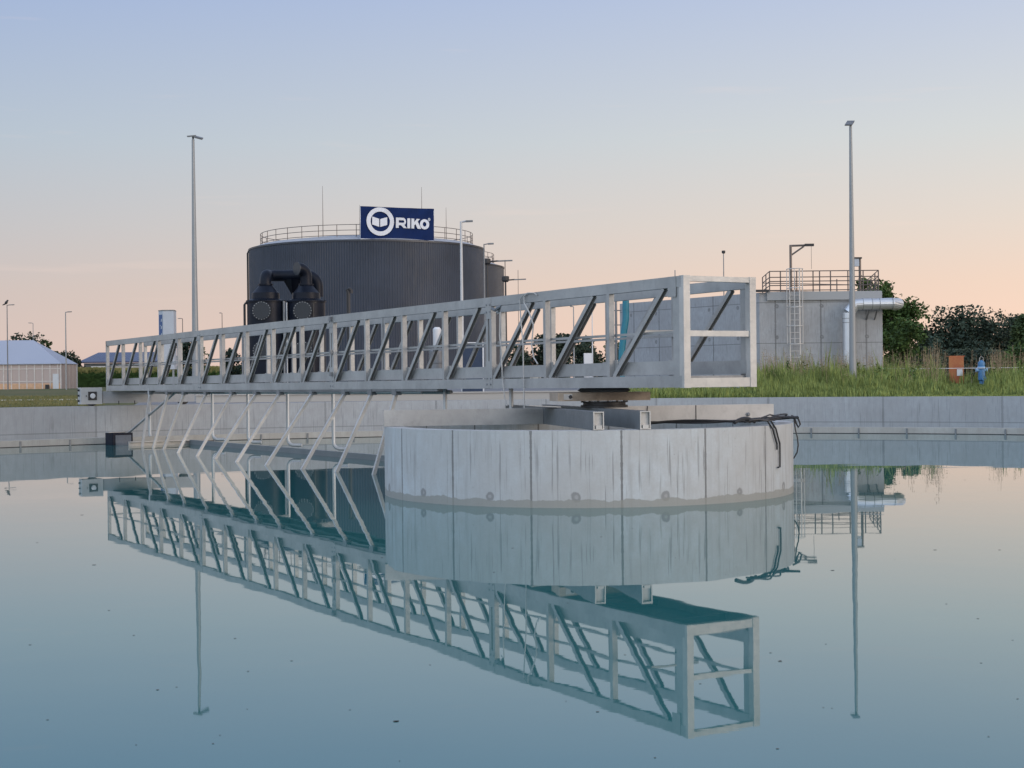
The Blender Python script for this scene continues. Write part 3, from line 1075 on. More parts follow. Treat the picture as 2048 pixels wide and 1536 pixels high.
def corr_tank(cx, cy, r, ztop, nrib, label, mat, full=True, rr_=.90):
    th = thing('storage_tank', (cx, cy, GZ), label, 'tank', 'round corrugated storage tanks')
    mb = MB()
    V, F = [], []
    prof = ((0, 0), (.34, 0), (.5, -.045), (.84, -.045))
    n = nrib * 4
    for z in (GZ, ztop):
        for k in range(nrib):
            for f, d in prof:
                a = 2 * PI * (k + f) / nrib
                V.append((cx + (r + d) * math.cos(a), cy + (r + d) * math.sin(a), z))
    for k in range(n):
        k2 = (k + 1) % n
        F.append((k, k2, n + k2, n + k))
    mb.faces(V, F)
    mb.build('shell', mat, th)
    cap = MB().lathe((cx, cy, ztop - .12), [(r + .01, 0), (r + .05, .0), (r + .05, .16), (r - .1, .2)], 160)
    cap.build('rim_flashing', M['corr_cap'], th, True)
    zr_ = ztop + .45
    MB().lathe((cx, cy, ztop + .05), [(r - .08, 0), (r * rr_, .40), (r * .5, 1.0), (.01, 1.35)], 96).build('roof', M['roof_m'], th, True)
    rl = MB()
    rad = r * rr_
    for h in (.12, .6, 1.12):
        rl.tube([(cx + rad * math.cos(2 * PI * k / 96), cy + rad * math.sin(2 * PI * k / 96), zr_ + h) for k in range(97)], .032, 5, False)
    rail = rl.build('railing', M['rail'], th)
    ps = MB()
    for k in range(36):
        a = 2 * PI * k / 36
        p = Vector((cx + rad * math.cos(a), cy + rad * math.sin(a), zr_ - .05))
        MB().tube([p, p + Vector((0, 0, 1.2))], .035, 5).build('railing_post', M['rail'], rail)
    return th, zr_


T1 = Vector((at_x(737.5, 152), 152, 0))
tank1, tz = corr_tank(T1.x, T1.y, 11.85, 14.55, 300, 'large dark blue grey corrugated tank with roof railing and banner', M['corr'])
T2x = at_x(1010, 178) - 12.05
corr_tank(T2x, 180, 12.05, 14.75, 300, 'second corrugated tank mostly hidden behind the right side of the large one', M['corr2'])
# downpipe at the left edge of the large tank
mb = MB().tube([(T1.x - 11.93, 150.8, GZ), (T1.x - 11.93, 150.8, 14.3), (T1.x - 11.7, 150.8, 14.75)], .09, 8)
mb.build('downpipe', M['black'], tank1)
# lightning rods
for px, py, Y, z0 in ((645, 372, 148, 15.2), (843, 374, 147, 15.2), (892, 415, 155, 15.1), (719, 410, 160, 15.2)):
    p = at(px, py, Y)
    MB().tube([(p.x, Y, z0), (p.x, Y, (z0 + p.z) / 2), (p.x, Y, p.z)], [.045, .03, .015], 6).build('lightning_rod', M['rail'], tank1)
for px, py, Y in ((1036, 540, 300), (1010, 520, 178)):
    p = at(px, py, Y)
    tag(MB().tube([(p.x, Y, GZ), (p.x, Y, p.z)], .05, 6).build('lightning_mast', M['rail'], origin=(p.x, Y, GZ)), 'hair-thin mast standing right of the %s corrugated tank' % ('smaller' if px < 1020 else 'two'), 'mast')

# banner
a_, b_, c_, d_ = at(721, 477, 140.2), at(868, 481.5, 142.6), at(868, 417, 142.6), at(721, 412, 140.2)
ux = (b_ - a_)
uy = (d_ - a_)
nrm = ux.cross(uy).normalized()
if nrm.y > 0:
    nrm = -nrm
bn = thing('banner', (a_ + b_) / 2, 'dark blue advertising banner on the railing of the large tank', 'banner')
M['banner'] = simple('navy_banner_cloth', (.006, .020, .085), .8, 0, .15, .8, spec=.15)
M['banner_white'] = simple('banner_white_print', (.60, .63, .68), .6, 0, .03)
mb = MB()
nx, ny = 40, 18


def bpt(u, v, off=0.0):
    wr = .09 * math.sin(u * 9 + v * 3) * (1 - v) * v * 2 + .06 * math.sin((u - v * .6) * 23) * max(0, v - .35) + .05 * math.exp(-((u - .9 - .05 * v) / .03) ** 2)
    sagv = -.012 * math.sin(PI * u) * v
    return a_ + ux * u + uy * (v + sagv * .5) + nrm * (wr + off)


V = [bpt(i / nx, j / ny) for j in range(ny + 1) for i in range(nx + 1)]
F = [(j * (nx + 1) + i, j * (nx + 1) + i + 1, (j + 1) * (nx + 1) + i + 1, (j + 1) * (nx + 1) + i) for j in range(ny) for i in range(nx)]
mb.faces(V, F)
V2 = [bpt(i / nx, j / ny, -.02) for j in range(ny + 1) for i in range(nx + 1)]
mb.faces(V2, [tuple(reversed(f)) for f in F])
mb.build('cloth', M['banner'], bn, True)
WB = ux.length
asp = uy.length / WB
mb = MB().tube([bpt(i / 10, -.01, -.02) for i in range(11)], .05, 6)
mb.tube([bpt(0, j / 4, -.04) for j in range(5)], .03, 6)
mb.tube([bpt(1, j / 4, -.04) for j in range(5)], .03, 6)
mb.build('edge_tube', M['banner_white'], bn)
# emblem: ring and open book, in units of banner width from its lower left corner
UB = lambda x, y, off=.1: bpt(x, y / asp, off)


def print_poly(mb, pts):
    mb.quad([UB(x, y) for x, y in pts])


k_ = 1 / 148.4
mb = MB()
cx_, cy_ = (604 - 205) / 10.24 * k_, (1030 - 680) / 10.24 * k_
for k in range(48):
    a0, a1 = 2 * PI * k / 48, 2 * PI * (k + 1) / 48
    ro, ri = 27.7 * k_, 19.4 * k_
    print_poly(mb, [(cx_ + ri * math.cos(a0), cy_ + ri * math.sin(a0)), (cx_ + ro * math.cos(a0), cy_ + ro * math.sin(a0)), (cx_ + ro * math.cos(a1), cy_ + ro * math.sin(a1)), (cx_ + ri * math.cos(a1), cy_ + ri * math.sin(a1))])
Z = lambda x, y: ((x - 205) / 10.24 * k_, (1030 - y) / 10.24 * k_)
print_poly(mb, [Z(438, 745), Z(583, 787), Z(583, 625), Z(438, 585)])
print_poly(mb, [Z(604, 787), Z(748, 742), Z(748, 587), Z(604, 630)])
mb.build('emblem', M['banner_white'], bn)
# lettering
letters = []


def glyph_R():
    x0, x1, yb, yt = 925, 1135, 795, 588
    g = [[(925, 795), (985, 795), (985, 590), (925, 588)], [(985, 640), (985, 588), (1075, 590), (1075, 640)], [(985, 740), (985, 690), (1070, 690), (1075, 740)],
         [(1015, 725), (1085, 795), (1150, 797), (1085, 715)]]
    for k in range(8):
        a0, a1 = -PI / 2 + PI * k / 8, -PI / 2 + PI * (k + 1) / 8
        cx, cy, ro, ri = 1072, 665, 76, 25
        g.append([(cx + ri * math.cos(a0), cy - ri * math.sin(a0)), (cx + ro * .8 * math.cos(a0), cy - ro * math.sin(a0)), (cx + ro * .8 * math.cos(a1), cy - ro * math.sin(a1)), (cx + ri * math.cos(a1), cy - ri * math.sin(a1))])
    return g


glyphs = {'R': glyph_R(), 'I': [[(1160, 797), (1220, 798), (1220, 596), (1160, 595)]],
          'K': [[(1243, 798), (1303, 799), (1303, 600), (1243, 598)], [(1303, 735), (1303, 668), (1355, 601), (1425, 603)], [(1318, 690), (1378, 660), (1447, 803), (1372, 801)]]}
g = []
for k in range(28):
    a0, a1 = 2 * PI * k / 28, 2 * PI * (k + 1) / 28
    g.append([(1520 + 38 * math.cos(a0), 706 - 48 * math.sin(a0)), (1520 + 98 * math.cos(a0), 706 - 103 * math.sin(a0)), (1520 + 98 * math.cos(a1), 706 - 103 * math.sin(a1)), (1520 + 38 * math.cos(a1), 706 - 48 * math.sin(a1))])
glyphs['O'] = g
g = []
for k in range(16):
    a0, a1 = 2 * PI * k / 16, 2 * PI * (k + 1) / 16
    g.append([(1616 + 16 * math.cos(a0), 606 - 20 * math.sin(a0)), (1616 + 24 * math.cos(a0), 606 - 30 * math.sin(a0)), (1616 + 24 * math.cos(a1), 606 - 30 * math.sin(a1)), (1616 + 16 * math.cos(a1), 606 - 20 * math.sin(a1))])
g.append([(1609, 618), (1614, 618), (1614, 594), (1609, 594)])
g.append([(1614, 606), (1624, 606), (1624, 594), (1614, 594)])
g.append([(1614, 606), (1620, 618), (1625, 618), (1619, 606)])
glyphs['reg'] = g
for key, polys in glyphs.items():
    mb = MB()
    for i, p in enumerate(polys):
        off = .10 + .004 * (i % 4 if key in 'RK' else 0)
        pts = [Z(x, y) for x, y in p]
        area = sum(pts[k][0] * pts[(k + 1) % 4][1] - pts[(k + 1) % 4][0] * pts[k][1] for k in range(4))
        if area < 0:
            pts.reverse()
        mb.quad([UB(x, y, off) for x, y in pts])
    mb.build('registered_mark' if key == 'reg' else 'letter', M['banner_white'], bn)

# ------------------------------------------------------------------ dark filter vessels


def vessel(pxc, label, Y=75.0):
    X = at_x(pxc, Y, 640)
    th = thing('filter_vessel', (X, Y, GZ), label, 'filter vessel', 'pair of dark plastic filter vessels')
    z = lambda py: hz(py, Y, pxc)
    zb, zf, zs, zc_, zn = GZ, z(602.5), z(598), z(586), z(571)
    MB().lathe((X, Y, 0), [(.93, zb), (.93, zf - .06)], 48).build('body', M['grp'], th, True)
    MB().lathe((X, Y, 0), [(.99, zf - .06), (.99, zf), (.93, zf + .02)], 48).build('flange', M['grp'], th, True)
    MB().lathe((X, Y, 0), [(.93, zf + .02), (.70, zs), (.68, zc_), (.64, zc_ + .02), (.33, zn), (.33, zn + .02)], 48).build('hood', M['grp'], th, True)
    MB().lathe((X, Y, 0), [(.37, zn + .02), (.37, zn + .08)], 32).build('neck_flange', M['grp'], th, True)
    for h, dx in ((z(623), -.06), (z(702), -.06)):
        cy = Y - math.sqrt(.93 ** 2 - dx ** 2)
        hd = MB().lathe((X + dx, cy + .1, h), [(.46, 0), (.46, .14), (.40, .145), (.40, .165)], 36, axis=(dx / 3, -1, 0)).build('hatch', M['grp_lid'], th, True)
        mb = MB()
        for k in range(20):
            a = 2 * PI * k / 20
            mb.lathe((X + dx + .43 * math.cos(a), cy - .045, h + .43 * math.sin(a)), [(.022, 0), (.022, .03)], 6, axis=(0, -1, 0))
        mb.build('hatch_bolt', M['bolt'], hd)
    mb = MB()
    for k in range(60):
        a = 2 * PI * k / 60
        mb.lathe((X + .965 * math.cos(a), Y + .965 * math.sin(a), zf), [(.018, 0), (.018, .035)], 5)
    mb.build('flange_bolt', M['grp'], th)
    return th, X, z


v1, X1, zf = vessel(532, 'left one of the two dark plastic filter vessels')
v2, X2, zf = vessel(613, 'right one of the two dark filter vessels, with the big elbow pipe')
Y = 75.0


def arc(p, d0, d1, r, n=7):
    """quarter bend from p going d0 then d1"""
    d0, d1 = Vector(d0), Vector(d1)
    c = p + d1 * r
    return [c - d1 * r * math.cos(PI / 2 * k / n) + d0 * r * math.sin(PI / 2 * k / n) for k in range(n + 1)]


zn = hz(571, Y, 532)
zh = hz(549, Y, 560)
p = Vector((X1, Y, zn))
path = [p] + arc(Vector((X1, Y, zh - .4)), (0, 0, 1), (0, 1, 0), .4)
path += arc(Vector((X1, Y + .5, zh)), (0, 1, 0), (1, 0, 0), .4)[0:]
path += [Vector((X2 - .3, Y + .9, zh))]
path += arc(Vector((X2 - .1, Y + .9, zh)), (1, 0, 0), (0, 0, -1), .55)
path += [Vector((X2 + .45, Y + .9, hz(592, Y, 630)))]
MB().tube(path, .285, 20).build('duct', M['grp'], v1, True)
zt = hz(538, Y, 613)
path = [Vector((X2, Y, zn))] + arc(Vector((X2, Y, zt - .40)), (0, 0, 1), Vector((-.75, -.66, 0)), .40) + [Vector((X2, Y, zt)) + Vector((-.75, -.66, 0)) * .52]
MB().tube(path, .30, 20).build('elbow_pipe', M['grp'], v2, True)
MB().lathe(Vector((X2, Y, zt)) + Vector((-.75, -.66, 0)) * .5, [(.33, 0), (.33, .05)], 28, axis=(-.75, -.66, 0)).build('blind_flange', M['grp_lid'], v2)
# hopper hanging under the duct
hx0, hx1, hxm = at_x(563, Y), at_x(601, Y), at_x(584, Y)
z1_, z2_ = hz(560, Y, 580), hz(587, Y, 580)
MB().lathe(((hx0 + hx1) / 2, Y + .9, z2_), [(.05, 0), (.48, z1_ - z2_ + .08)], 4).build('hopper', M['grp'], v1)
# small vertical pipes beside the vessels
mb = MB().tube([(at_x(492, Y), Y - .2, GZ), (at_x(492, Y), Y - .2, hz(610, Y, 492)), (at_x(494, Y), Y - .2, hz(607, Y, 492)), (at_x(500, Y), Y - .2, hz(607, Y, 492))], .06, 8)
mb.build('side_pipe', M['black'], v1)
MB().tube([(at_x(578, Y), Y - .5, GZ), (at_x(578, Y), Y - .5, hz(606, Y, 578))], .035, 8).build('side_pipe', M['pipe'], v2)
MB().tube([(at_x(572, Y), Y - .4, GZ), (at_x(572, Y), Y - .4, hz(603, Y, 578))], .06, 8).build('side_pipe', M['galv'], v1)
MB().tube([(at_x(632, Y), Y - .8, GZ), (at_x(632, Y), Y - .8, hz(608, Y, 632)), (at_x(637, Y), Y - .7, hz(606, Y, 632))], .05, 8).build('side_pipe', M['black'], v2)

# black vent pipe in front of the tank
p = at(697, 580, 90)
tag(MB().tube([(p.x, 90, GZ), (p.x, 90, p.z - .15), (p.x - .08, 90, p.z), (p.x + .05, 90, p.z + .08), (p.x + .16, 90, p.z - .02), (p.x + .16, 90, p.z - .2)], .11, 10).build('vent_pipe', M['black'], origin=(p.x, 90, GZ), smooth=True),
    'black vent pipe with bent top in front of the large tank', 'pipe')
# blue container and grey vessel seen through the bridge
x0, x1 = at_x(925, 70), at_x(968, 70)
bc = thing('blue_cabinet', ((x0 + x1) / 2, 70, GZ), 'dark blue steel cabinet seen through the middle of the bridge', 'cabinet')
MB().box(x0, x1, 69.6, 70.4, GZ, hz(686, 70)).build('body', M['blue'], bc)
MB().box(x0 - .03, x1 + .03, 69.55, 70.45, hz(686, 70), hz(686, 70) + .05).build('lid', M['white'], bc)
MB().box(x1 - .05, x1 + .012, 69.57, 69.60, GZ, hz(688, 70)).build('corner_strip', M['white'], bc)
xc = at_x(873, 72)
gv = thing('dosing_vessel', (xc, 72, GZ), 'dark grey ribbed vessel with a white canister on top, seen through the bridge', 'vessel')
MB().lathe((xc, 72, GZ), [(.34, 0), (.34, 1.4), (.36, 1.42), (.36, 1.5), (.34, 1.52), (.34, 2.0), (.2, 2.15)], 28).build('body', M['steel_dark'], gv, True)
MB().lathe((xc + .05, 72, GZ + 2.15), [(.14, 0), (.2, .15), (.2, .9), (.12, 1.0)], 20).build('canister', M['white'], gv, True)
wcx = at_x(1176, 62)
wc_ = thing('white_cabinet', (wcx, 62, GZ), 'small white control cabinet beyond the bridge in front of dark trees', 'cabinet')
MB().box(wcx - .16, wcx + .16, 61.8, 62.2, GZ + .35, hz(708, 62)).build('body', M['white'], wc_)
MB().box(wcx - .26, wcx + .14, 61.75, 62.25, GZ, GZ + .35).build('plinth', M['plaster'], wc_)

# ------------------------------------------------------------------ tall white cabinet with blue sign
Y = 88.0
xa, xb, xc = at_x(316.5, Y, 650), at_x(329, Y, 650), at_x(350, Y, 650)
zt = hz(622, Y, 330)
cab = thing('equipment_tower', (xb, Y, GZ), 'tall pale grey equipment tower with blue strip behind the bridge', 'cabinet tower')
mb = MB()
yb_, ya_ = Y - .35, Y + .1
zl0 = 2.2
V = [(xa, ya_, zl0), (xb, yb_, zl0), (xc, yb_ + .05, zl0), (xc - .1, Y + .8, zl0)]
V += [(x, y, zt) for x, y, z in V]
mb.faces(V, [(0, 1, 5, 4), (1, 2, 6, 5), (2, 3, 7, 6), (3, 0, 4, 7), (4, 5, 6, 7), (3, 2, 1, 0)])
mb.build('housing', M['cabinet'], cab)
V = [(xa - .02, ya_, zt), (xb, yb_ - .03, zt), (xc + .03, yb_ + .02, zt), (xc - .1, Y + .83, zt)]
V += [(x, y, zt + .05) for x, y, z in V]
MB().faces(V, [(0, 1, 5, 4), (1, 2, 6, 5), (2, 3, 7, 6), (3, 0, 4, 7), (4, 5, 6, 7), (3, 2, 1, 0)]).build('top_rim', M['steel_dark'], cab)
f1, f2 = Vector((xa, ya_, 0)), Vector((xb, yb_, 0))
n_ = Vector((-(f2 - f1).y, (f2 - f1).x, 0)).normalized()
if n_.y > 0:
    n_ = -n_
M['sign_blue'] = simple('sign_blue', (.03, .08, .22), .5, 0, .05)


def fpt(u, z, off):
    p = f1.lerp(f2, u) + n_ * off
    return (p.x, p.y, z)


st = MB().quad([fpt(.10, 2.6, .006), fpt(.85, 2.6, .006), fpt(.85, zt - .22, .006), fpt(.10, zt - .22, .006)]).build('sign_strip', M['sign_blue'], cab)
mb = MB()
for i in range(6):
    z0 = zt - .52 - i * .42
    mb.quad([fpt(.50, z0 - .13, .010), fpt(.78, z0 - .10, .010), fpt(.80, z0 + .06, .010), fpt(.58, z0 + .04, .010)])
    if i % 2:
        mb.quad([fpt(.36, z0 + .04, .012), fpt(.5, z0 + .04, .012), fpt(.5, z0 + .12, .012), fpt(.36, z0 + .12, .012)])
mb.build('sign_marks', M['cabinet'], st)
mb = MB()
for x in (xa + .08, xb, xc - .08):
    MB().box(x - .05, x + .05, Y - .25, Y - .15, GZ, zl0).build('leg', M['galv'], cab)
MB().box(xa, xc, Y - .3, Y + .4, 1.7, 1.76).build('shelf', M['steel_dark'], cab)

# ------------------------------------------------------------------ greenhouse tent on the left
Y = 178.0
xl, xr = at_x(-330, Y), at_x(122, Y, 750)
ze, zrg = hz(727, Y, 100), hz(679, Y, 40)
xrid = at_x(50, Y, 679)
gh = thing('greenhouse', ((xl + xr) / 2, Y, GZ), 'long greenhouse hall with white roof and translucent side walls', 'greenhouse')
M['ghroof'] = simple('white_roof_sheet', (.33, .36, .43), .5, 0, .03, .2)
M['frame_w'] = simple('pale_frame', (.60, .55, .50), .5)
t = NT('translucent_sheet', .35)
t.color((.47, .38, .34, 1))
t.b.inputs['Roughness'].default_value = .6
M['sheet'] = t.m
dep = 6.3
mb = MB()
V = [(xl, Y - .2, ze), (xr + .1, Y - .2, ze), (xrid, Y + dep / 2, zrg), (xl, Y + dep / 2, zrg), (xr + .1, Y + dep + .2, ze), (xl, Y + dep + .2, ze)]
V += [(v[0], v[1], v[2] - .08) for v in V]
mb.faces(V, [(0, 1, 2, 3), (1, 4, 2), (3, 2, 4, 5), (6, 9, 8, 7), (7, 8, 10), (9, 11, 10, 8), (0, 6, 7, 1), (1, 7, 10, 4)])
mb.build('roof', M['ghroof'], gh)
mb = MB().box(xl, xr, Y, Y + .06, GZ, ze - .09)
mb.box(xr - .06, xr, Y + .07, Y + dep, GZ, ze - .09)
wl = mb.build('side_wall', M['sheet'], gh)
px = 147
k = 0
while px > -8:
    if px > 118:
        px -= 15.5
        continue
    x = at_x(px, Y, 750)
    MB().box(x - .06, x + .06, Y - .06, Y - .003, GZ, ze - .1).build('frame_post', M['frame_w'], gh)
    px -= 15.5
for h in (hz(738, Y, 60), hz(763, Y, 60)):
    MB().box(xl, xr, Y - .05, Y - .004, h - .05, h + .05).build('frame_rail', M['frame_w'], gh)
M['lowboard'] = simple('orange_base_board', (.60, .37, .22), .6)
MB().box(xl, xr, Y - .045, Y - .006, GZ, hz(767, Y, 60)).build('base_board', M['lowboard'], gh)
MB().box(xr - .02, xr + .12, Y + dep - .1, Y + dep + .1, GZ, ze - .1).build('corner_post', M['white'], gh)
MB().box(xr - .08, xr + .06, Y - .1, Y + .05, GZ, ze - .1).build('corner_post', M['frame_w'], gh)
for k in (1, 2, 3):
    MB().box(xr + .003, xr + .06, Y + dep * k / 4 - .06, Y + dep * k / 4 + .06, GZ, ze - .1).build('frame_post', M['frame_w'], gh)
x = at_x(112, Y)
dr_ = MB().box(x - .35, x + .35, Y - .09, Y - .051, GZ, hz(738, Y)).build('door', M['white'], gh)
MB().box(x - 1.15, x - .75, Y - .5, Y - .2, GZ, GZ + .5).build('step', M['black'], gh)

# ------------------------------------------------------------------ far barn with solar roof
Y = 330.0
xl, xr = at_x(157, Y), at_x(317, Y)
M['solar'] = simple('solar_roof', (.028, .036, .085), .25, .0, .25, .3)
M['barn'] = simple('barn_wall', (.10, .11, .12), .8)
bn_ = thing('barn', ((xl + xr) / 2, Y, GZ), 'long low barn with dark solar roof beyond the corn field', 'barn')
ze, zrg = hz(723, Y, 230), hz(703, Y, 230)
V = [(xl, Y, ze), (xr, Y, ze), (xr, Y + 9, zrg), (xl + 2, Y + 9, zrg)]
V += [(v[0], v[1], v[2] - .3) for v in V]
MB().faces(V, [(0, 1, 2, 3), (7, 6, 5, 4), (0, 4, 5, 1), (0, 3, 7, 4), (1, 5, 6, 2), (3, 2, 6, 7)]).build('roof', M['solar'], bn_)
MB().box(xl + 1, xr - .5, Y + .8, Y + 8.5, GZ, ze - .35).build('wall', M['barn'], bn_)
x = at_x(182, Y)
MB().box(x - .2, x + 3, Y + .7, Y + .79, hz(727, Y), hz(724, Y)).build('window', M['white'], bn_)
# small house far behind
Y = 240.0
hx_ = at_x(1058, Y)
hs_ = thing('house', (hx_, Y, GZ), 'small far house with brown roof seen through the bridge', 'house')
za, zb = hz(728, Y, 1060), hz(708, Y, 1060)
MB().box(hx_ - 2.2, hx_ + 2.2, Y, Y + 6, GZ, za).build('wall', M['plaster'], hs_)
V = [(hx_ - 2.8, Y - .4, za - .1), (hx_ - 2.8, Y + 6.4, za - .1), (hx_ - .3, Y + 6.4, zb), (hx_ - .3, Y - .4, zb), (hx_ + 2.8, Y - .4, za - .1), (hx_ + 2.8, Y + 6.4, za - .1)]
MB().faces(V, [(0, 1, 2, 3), (3, 2, 5, 4), (0, 3, 4), (1, 5, 2), (0, 4, 5, 1)]).build('roof', M['roof_tile'], hs_)
MB().box(hx_ - .5, hx_ + .5, Y - .03, Y - .002, GZ + 1, GZ + 2.2).build('window', M['glass_dark'], hs_)

# ------------------------------------------------------------------ concrete building with ladder
BY = 80.0
bl, br_ = at_x(1519, BY, 650), at_x(1765, BY, 650)
ztop = hz(584, BY, 1650)
back = Vector((at_x(1240, 90.5, 650), 90.5, 0))
M['c_bld'] = concrete('tank_building_concrete', (.355, .362, .368), 2.42, bl + .85, (3.18, 5.35), (3.5, 5.15), .12, .6, 0, .045, .65, hole_pw=2.4, hole_off=bl + .93)
M['c_edge'] = concrete('roof_edge_concrete', (.35, .36, .365), 0, 0, (), (), .05, .3, 0)
bld = thing('concrete_tank', ((bl + br_) / 2, BY, GZ), 'square grey concrete tank building with railing on its roof', 'concrete tank')
mb = MB()
corn = [Vector((bl, BY, 0)), Vector((br_, BY, 0)), Vector((br_ + 1.0, BY + 13, 0)), back + Vector((1.5, 9, 0)), back]
ua = [bl]
for i in range(5):
    a, b = corn[i], corn[(i + 1) % 5]
    u0_, u1_ = ua[-1], ua[-1] + (b - a).length
    ua.append(u1_)
    mb.quad([(a.x, a.y, GZ - .2), (b.x, b.y, GZ - .2), (b.x, b.y, ztop), (a.x, a.y, ztop)], [(u0_, GZ - .2), (u1_, GZ - .2), (u1_, ztop), (u0_, ztop)])
mb.quad([(c.x, c.y, ztop) for c in corn], [(c.x, c.y) for c in corn])
mb.build('wall', M['c_bld'], bld)
# roof slab edge
mb = MB().box(bl + .4, br_ - .05, BY - .12, BY - .003, ztop - .42, ztop + .03)
mb.build('roof_edge', M['c_edge'], bld)
mb = MB().box(at_x(1511, BY), at_x(1538, BY), BY - .25, BY - .125, ztop + .02, ztop + .15)
mb.build('roof_flap', M['black'], bld)
# roof railing
rl0, rl1 = at_x(1540, BY, 560), at_x(1758, BY, 540)
zb = ztop + .02
hts = [.10, .36, .58, .80, 1.12]
lb_, rb_ = Vector((at_x(1527, 85), 85, 0)), Vector((at_x(1737, 88), 88, 0))
path = [lb_, Vector((rl0, BY + .15, 0)), Vector((rl1, BY + .15, 0)), rb_]
mbr = MB()
for h in hts:
    for a, b in zip(path[:-1], path[1:]):
        mbr.tube([a + Vector((0, 0, zb + h)), b + Vector((0, 0, zb + h))], .026, 6)
    if h in (.36, .80):
        mbr.tube([lb_ + Vector((0, 0, zb + h)), rb_ + Vector((0, 0, zb + h))], .024, 6)
rr_ob = mbr.build('roof_railing', M['rail'], bld)
posts = [lb_, lb_.lerp(path[1], .5), path[1]] + [path[1].lerp(path[2], f) for f in (.10, .25, .40, .46, .56, .72, .86, 1.0)] + [path[2].lerp(rb_, f) for f in (.3, .65, 1)] + [lb_.lerp(rb_, f) for f in (.3, .7)]
for p in posts:
    MB().tube([p + Vector((0, 0, zb - .02)), p + Vector((0, 0, zb + 1.12))], .032, 6).build('railing_post', M['rail'], rr_ob)
# ladder with cage
lx0, lx1 = at_x(1580, BY - .3, 620), at_x(1600, BY - .3, 620)
lad = thing('ladder', ((lx0 + lx1) / 2, BY - .25, GZ), 'caged steel ladder fixed to the front of the concrete tank', 'ladder')
for x in (lx0, lx1):
    MB().tube([(x, BY - .25, GZ), (x, BY - .25, zb + 1.25)], .03, 8).build('stile', M['rungs'], lad)
z = GZ + .3
while z < zb:
    MB().tube([(lx0, BY - .25, z), (lx1, BY - .25, z)], .018, 6).build('rung', M['rungs'], lad)
    z += .33
cage = MB()
cxm = (lx0 + lx1) / 2
zc0, zc1 = hz(694, BY), hz(545, BY)
for z in (zc0, zc0 + .95, zc0 + 1.95, zc0 + 2.95, zc1):
    cage.tube([(cxm + .42 * math.cos(a), BY - .28 - .62 * math.sin(a), z) for a in [PI * k / 12 for k in range(13)]], .024, 6)
for k in (0, 2.4, 4.8, 7.2, 9.6, 12):
    a = PI * k / 12
    cage.tube([(cxm + .42 * math.cos(a), BY - .28 - .62 * math.sin(a), zc0), (cxm + .42 * math.cos(a), BY - .28 - .62 * math.sin(a), zc1)], .02, 6)
cage.build('cage', M['rungs'], lad)
# davit crane
dx = at_x(1583, BY, 540)
zt_ = hz(491, BY, 1583)
dav = thing('davit_crane', (dx, BY + .2, ztop), 'small lifting arm standing on the roof next to the ladder', 'lifting arm')
MB().tube([(dx, BY + .2, ztop), (dx, BY + .2, zt_)], .07, 8).build('post', M['rail'], dav)
xe = at_x(1627, BY, 491)
MB().tube([(dx - .06, BY + .2, zt_), (xe, BY + .2, zt_ + .03)], .055, 8).build('arm', M['rail'], dav)
MB().tube([(dx, BY + .2, zt_ - .52), (at_x(1612, BY), BY + .2, zt_ - .03)], .045, 8).build('brace', M['rail'], dav)
MB().box(at_x(1611, BY, 491), xe + .05, BY + .1, BY + .3, zt_ - .03, zt_ + .1).build('pulley_head', M['black'], dav)
MB().tube([(at_x(1624, BY, 491), BY + .2, zt_ - .03), (at_x(1624, BY, 491), BY + .2, zt_ - 1.25)], .010, 5).build('cable', M['rail'], dav)
# instrument post with box
ix = at_x(1725, BY, 540)
ip = thing('instrument_post', (ix, BY + .6, ztop), 'post with a small grey box on the roof by the right floodlight mast', 'post')
MB().tube([(ix, BY + .6, ztop), (ix, BY + .6, hz(514, BY, 1725))], .07, 8).build('post', M['rail'], ip)
MB().box(ix - .32, ix - .07, BY + .45, BY + .75, hz(531, BY, 1725), hz(516, BY, 1725)).build('box', M['cabinet'], ip)
MB().box(ix - .34, ix + .08, BY + .43, BY + .77, hz(516, BY, 1725) + .002, hz(514, BY, 1725) + .03).build('cover', M['black'], ip)
# silver duct
dxv = at_x(1697, BY - .6, 680)
zd = hz(608, BY - .6, 1740)
rd = .305
path = [Vector((dxv, BY - .6, GZ)), Vector((dxv, BY - .6, zd - .75)), Vector((dxv + .0, BY - .6, zd - .45)), Vector((dxv + .38, BY - .6, zd - .02)), Vector((dxv + .75, BY - .6, zd)), Vector((at_x(1758, BY - .6, 608), BY - .6, zd)),
        Vector((at_x(1784, BY - .6, 608), BY - .6, zd + .01)), Vector((at_x(1797, BY - .4, 608), BY - .3, zd + .01)), Vector((at_x(1797, BY, 608), BY + .6, zd))]
du = thing('duct', path[0], 'shiny silver ventilation duct bending round the corner of the concrete tank', 'duct')
MB().tube(path[:3], rd, 18).build('riser', M['duct'], du)
MB().tube([path[2], path[2].lerp(path[3], .5) + Vector((0, 0, 0)), path[3], path[4]], rd + .004, 18).build('bend', M['duct'], du)
MB().tube(path[4:], rd, 18).build('run', M['duct'], du)
for p, ax_ in ((path[1], (0, 0, 1)), (path[1] + Vector((0, 0, -.22)), (0, 0, 1)), (path[4], (1, 0, 0)), (path[4].lerp(path[5], .55), (1, 0, 0)), (path[5], (1, 0, 0)), (path[6], (1, 0, 0))):
    MB().lathe(p - Vector(ax_) * .02, [(rd + .012, 0), (rd + .012, .035)], 20, axis=ax_).build('seam_band', M['galv'], du)
for x in (path[4].x + .35, path[5].x - .1):
    MB().beam((x, BY - .6, zd - rd - .02), (x, BY, zd - rd - .5), .06, .06).build('support', M['steel_dark'], du)
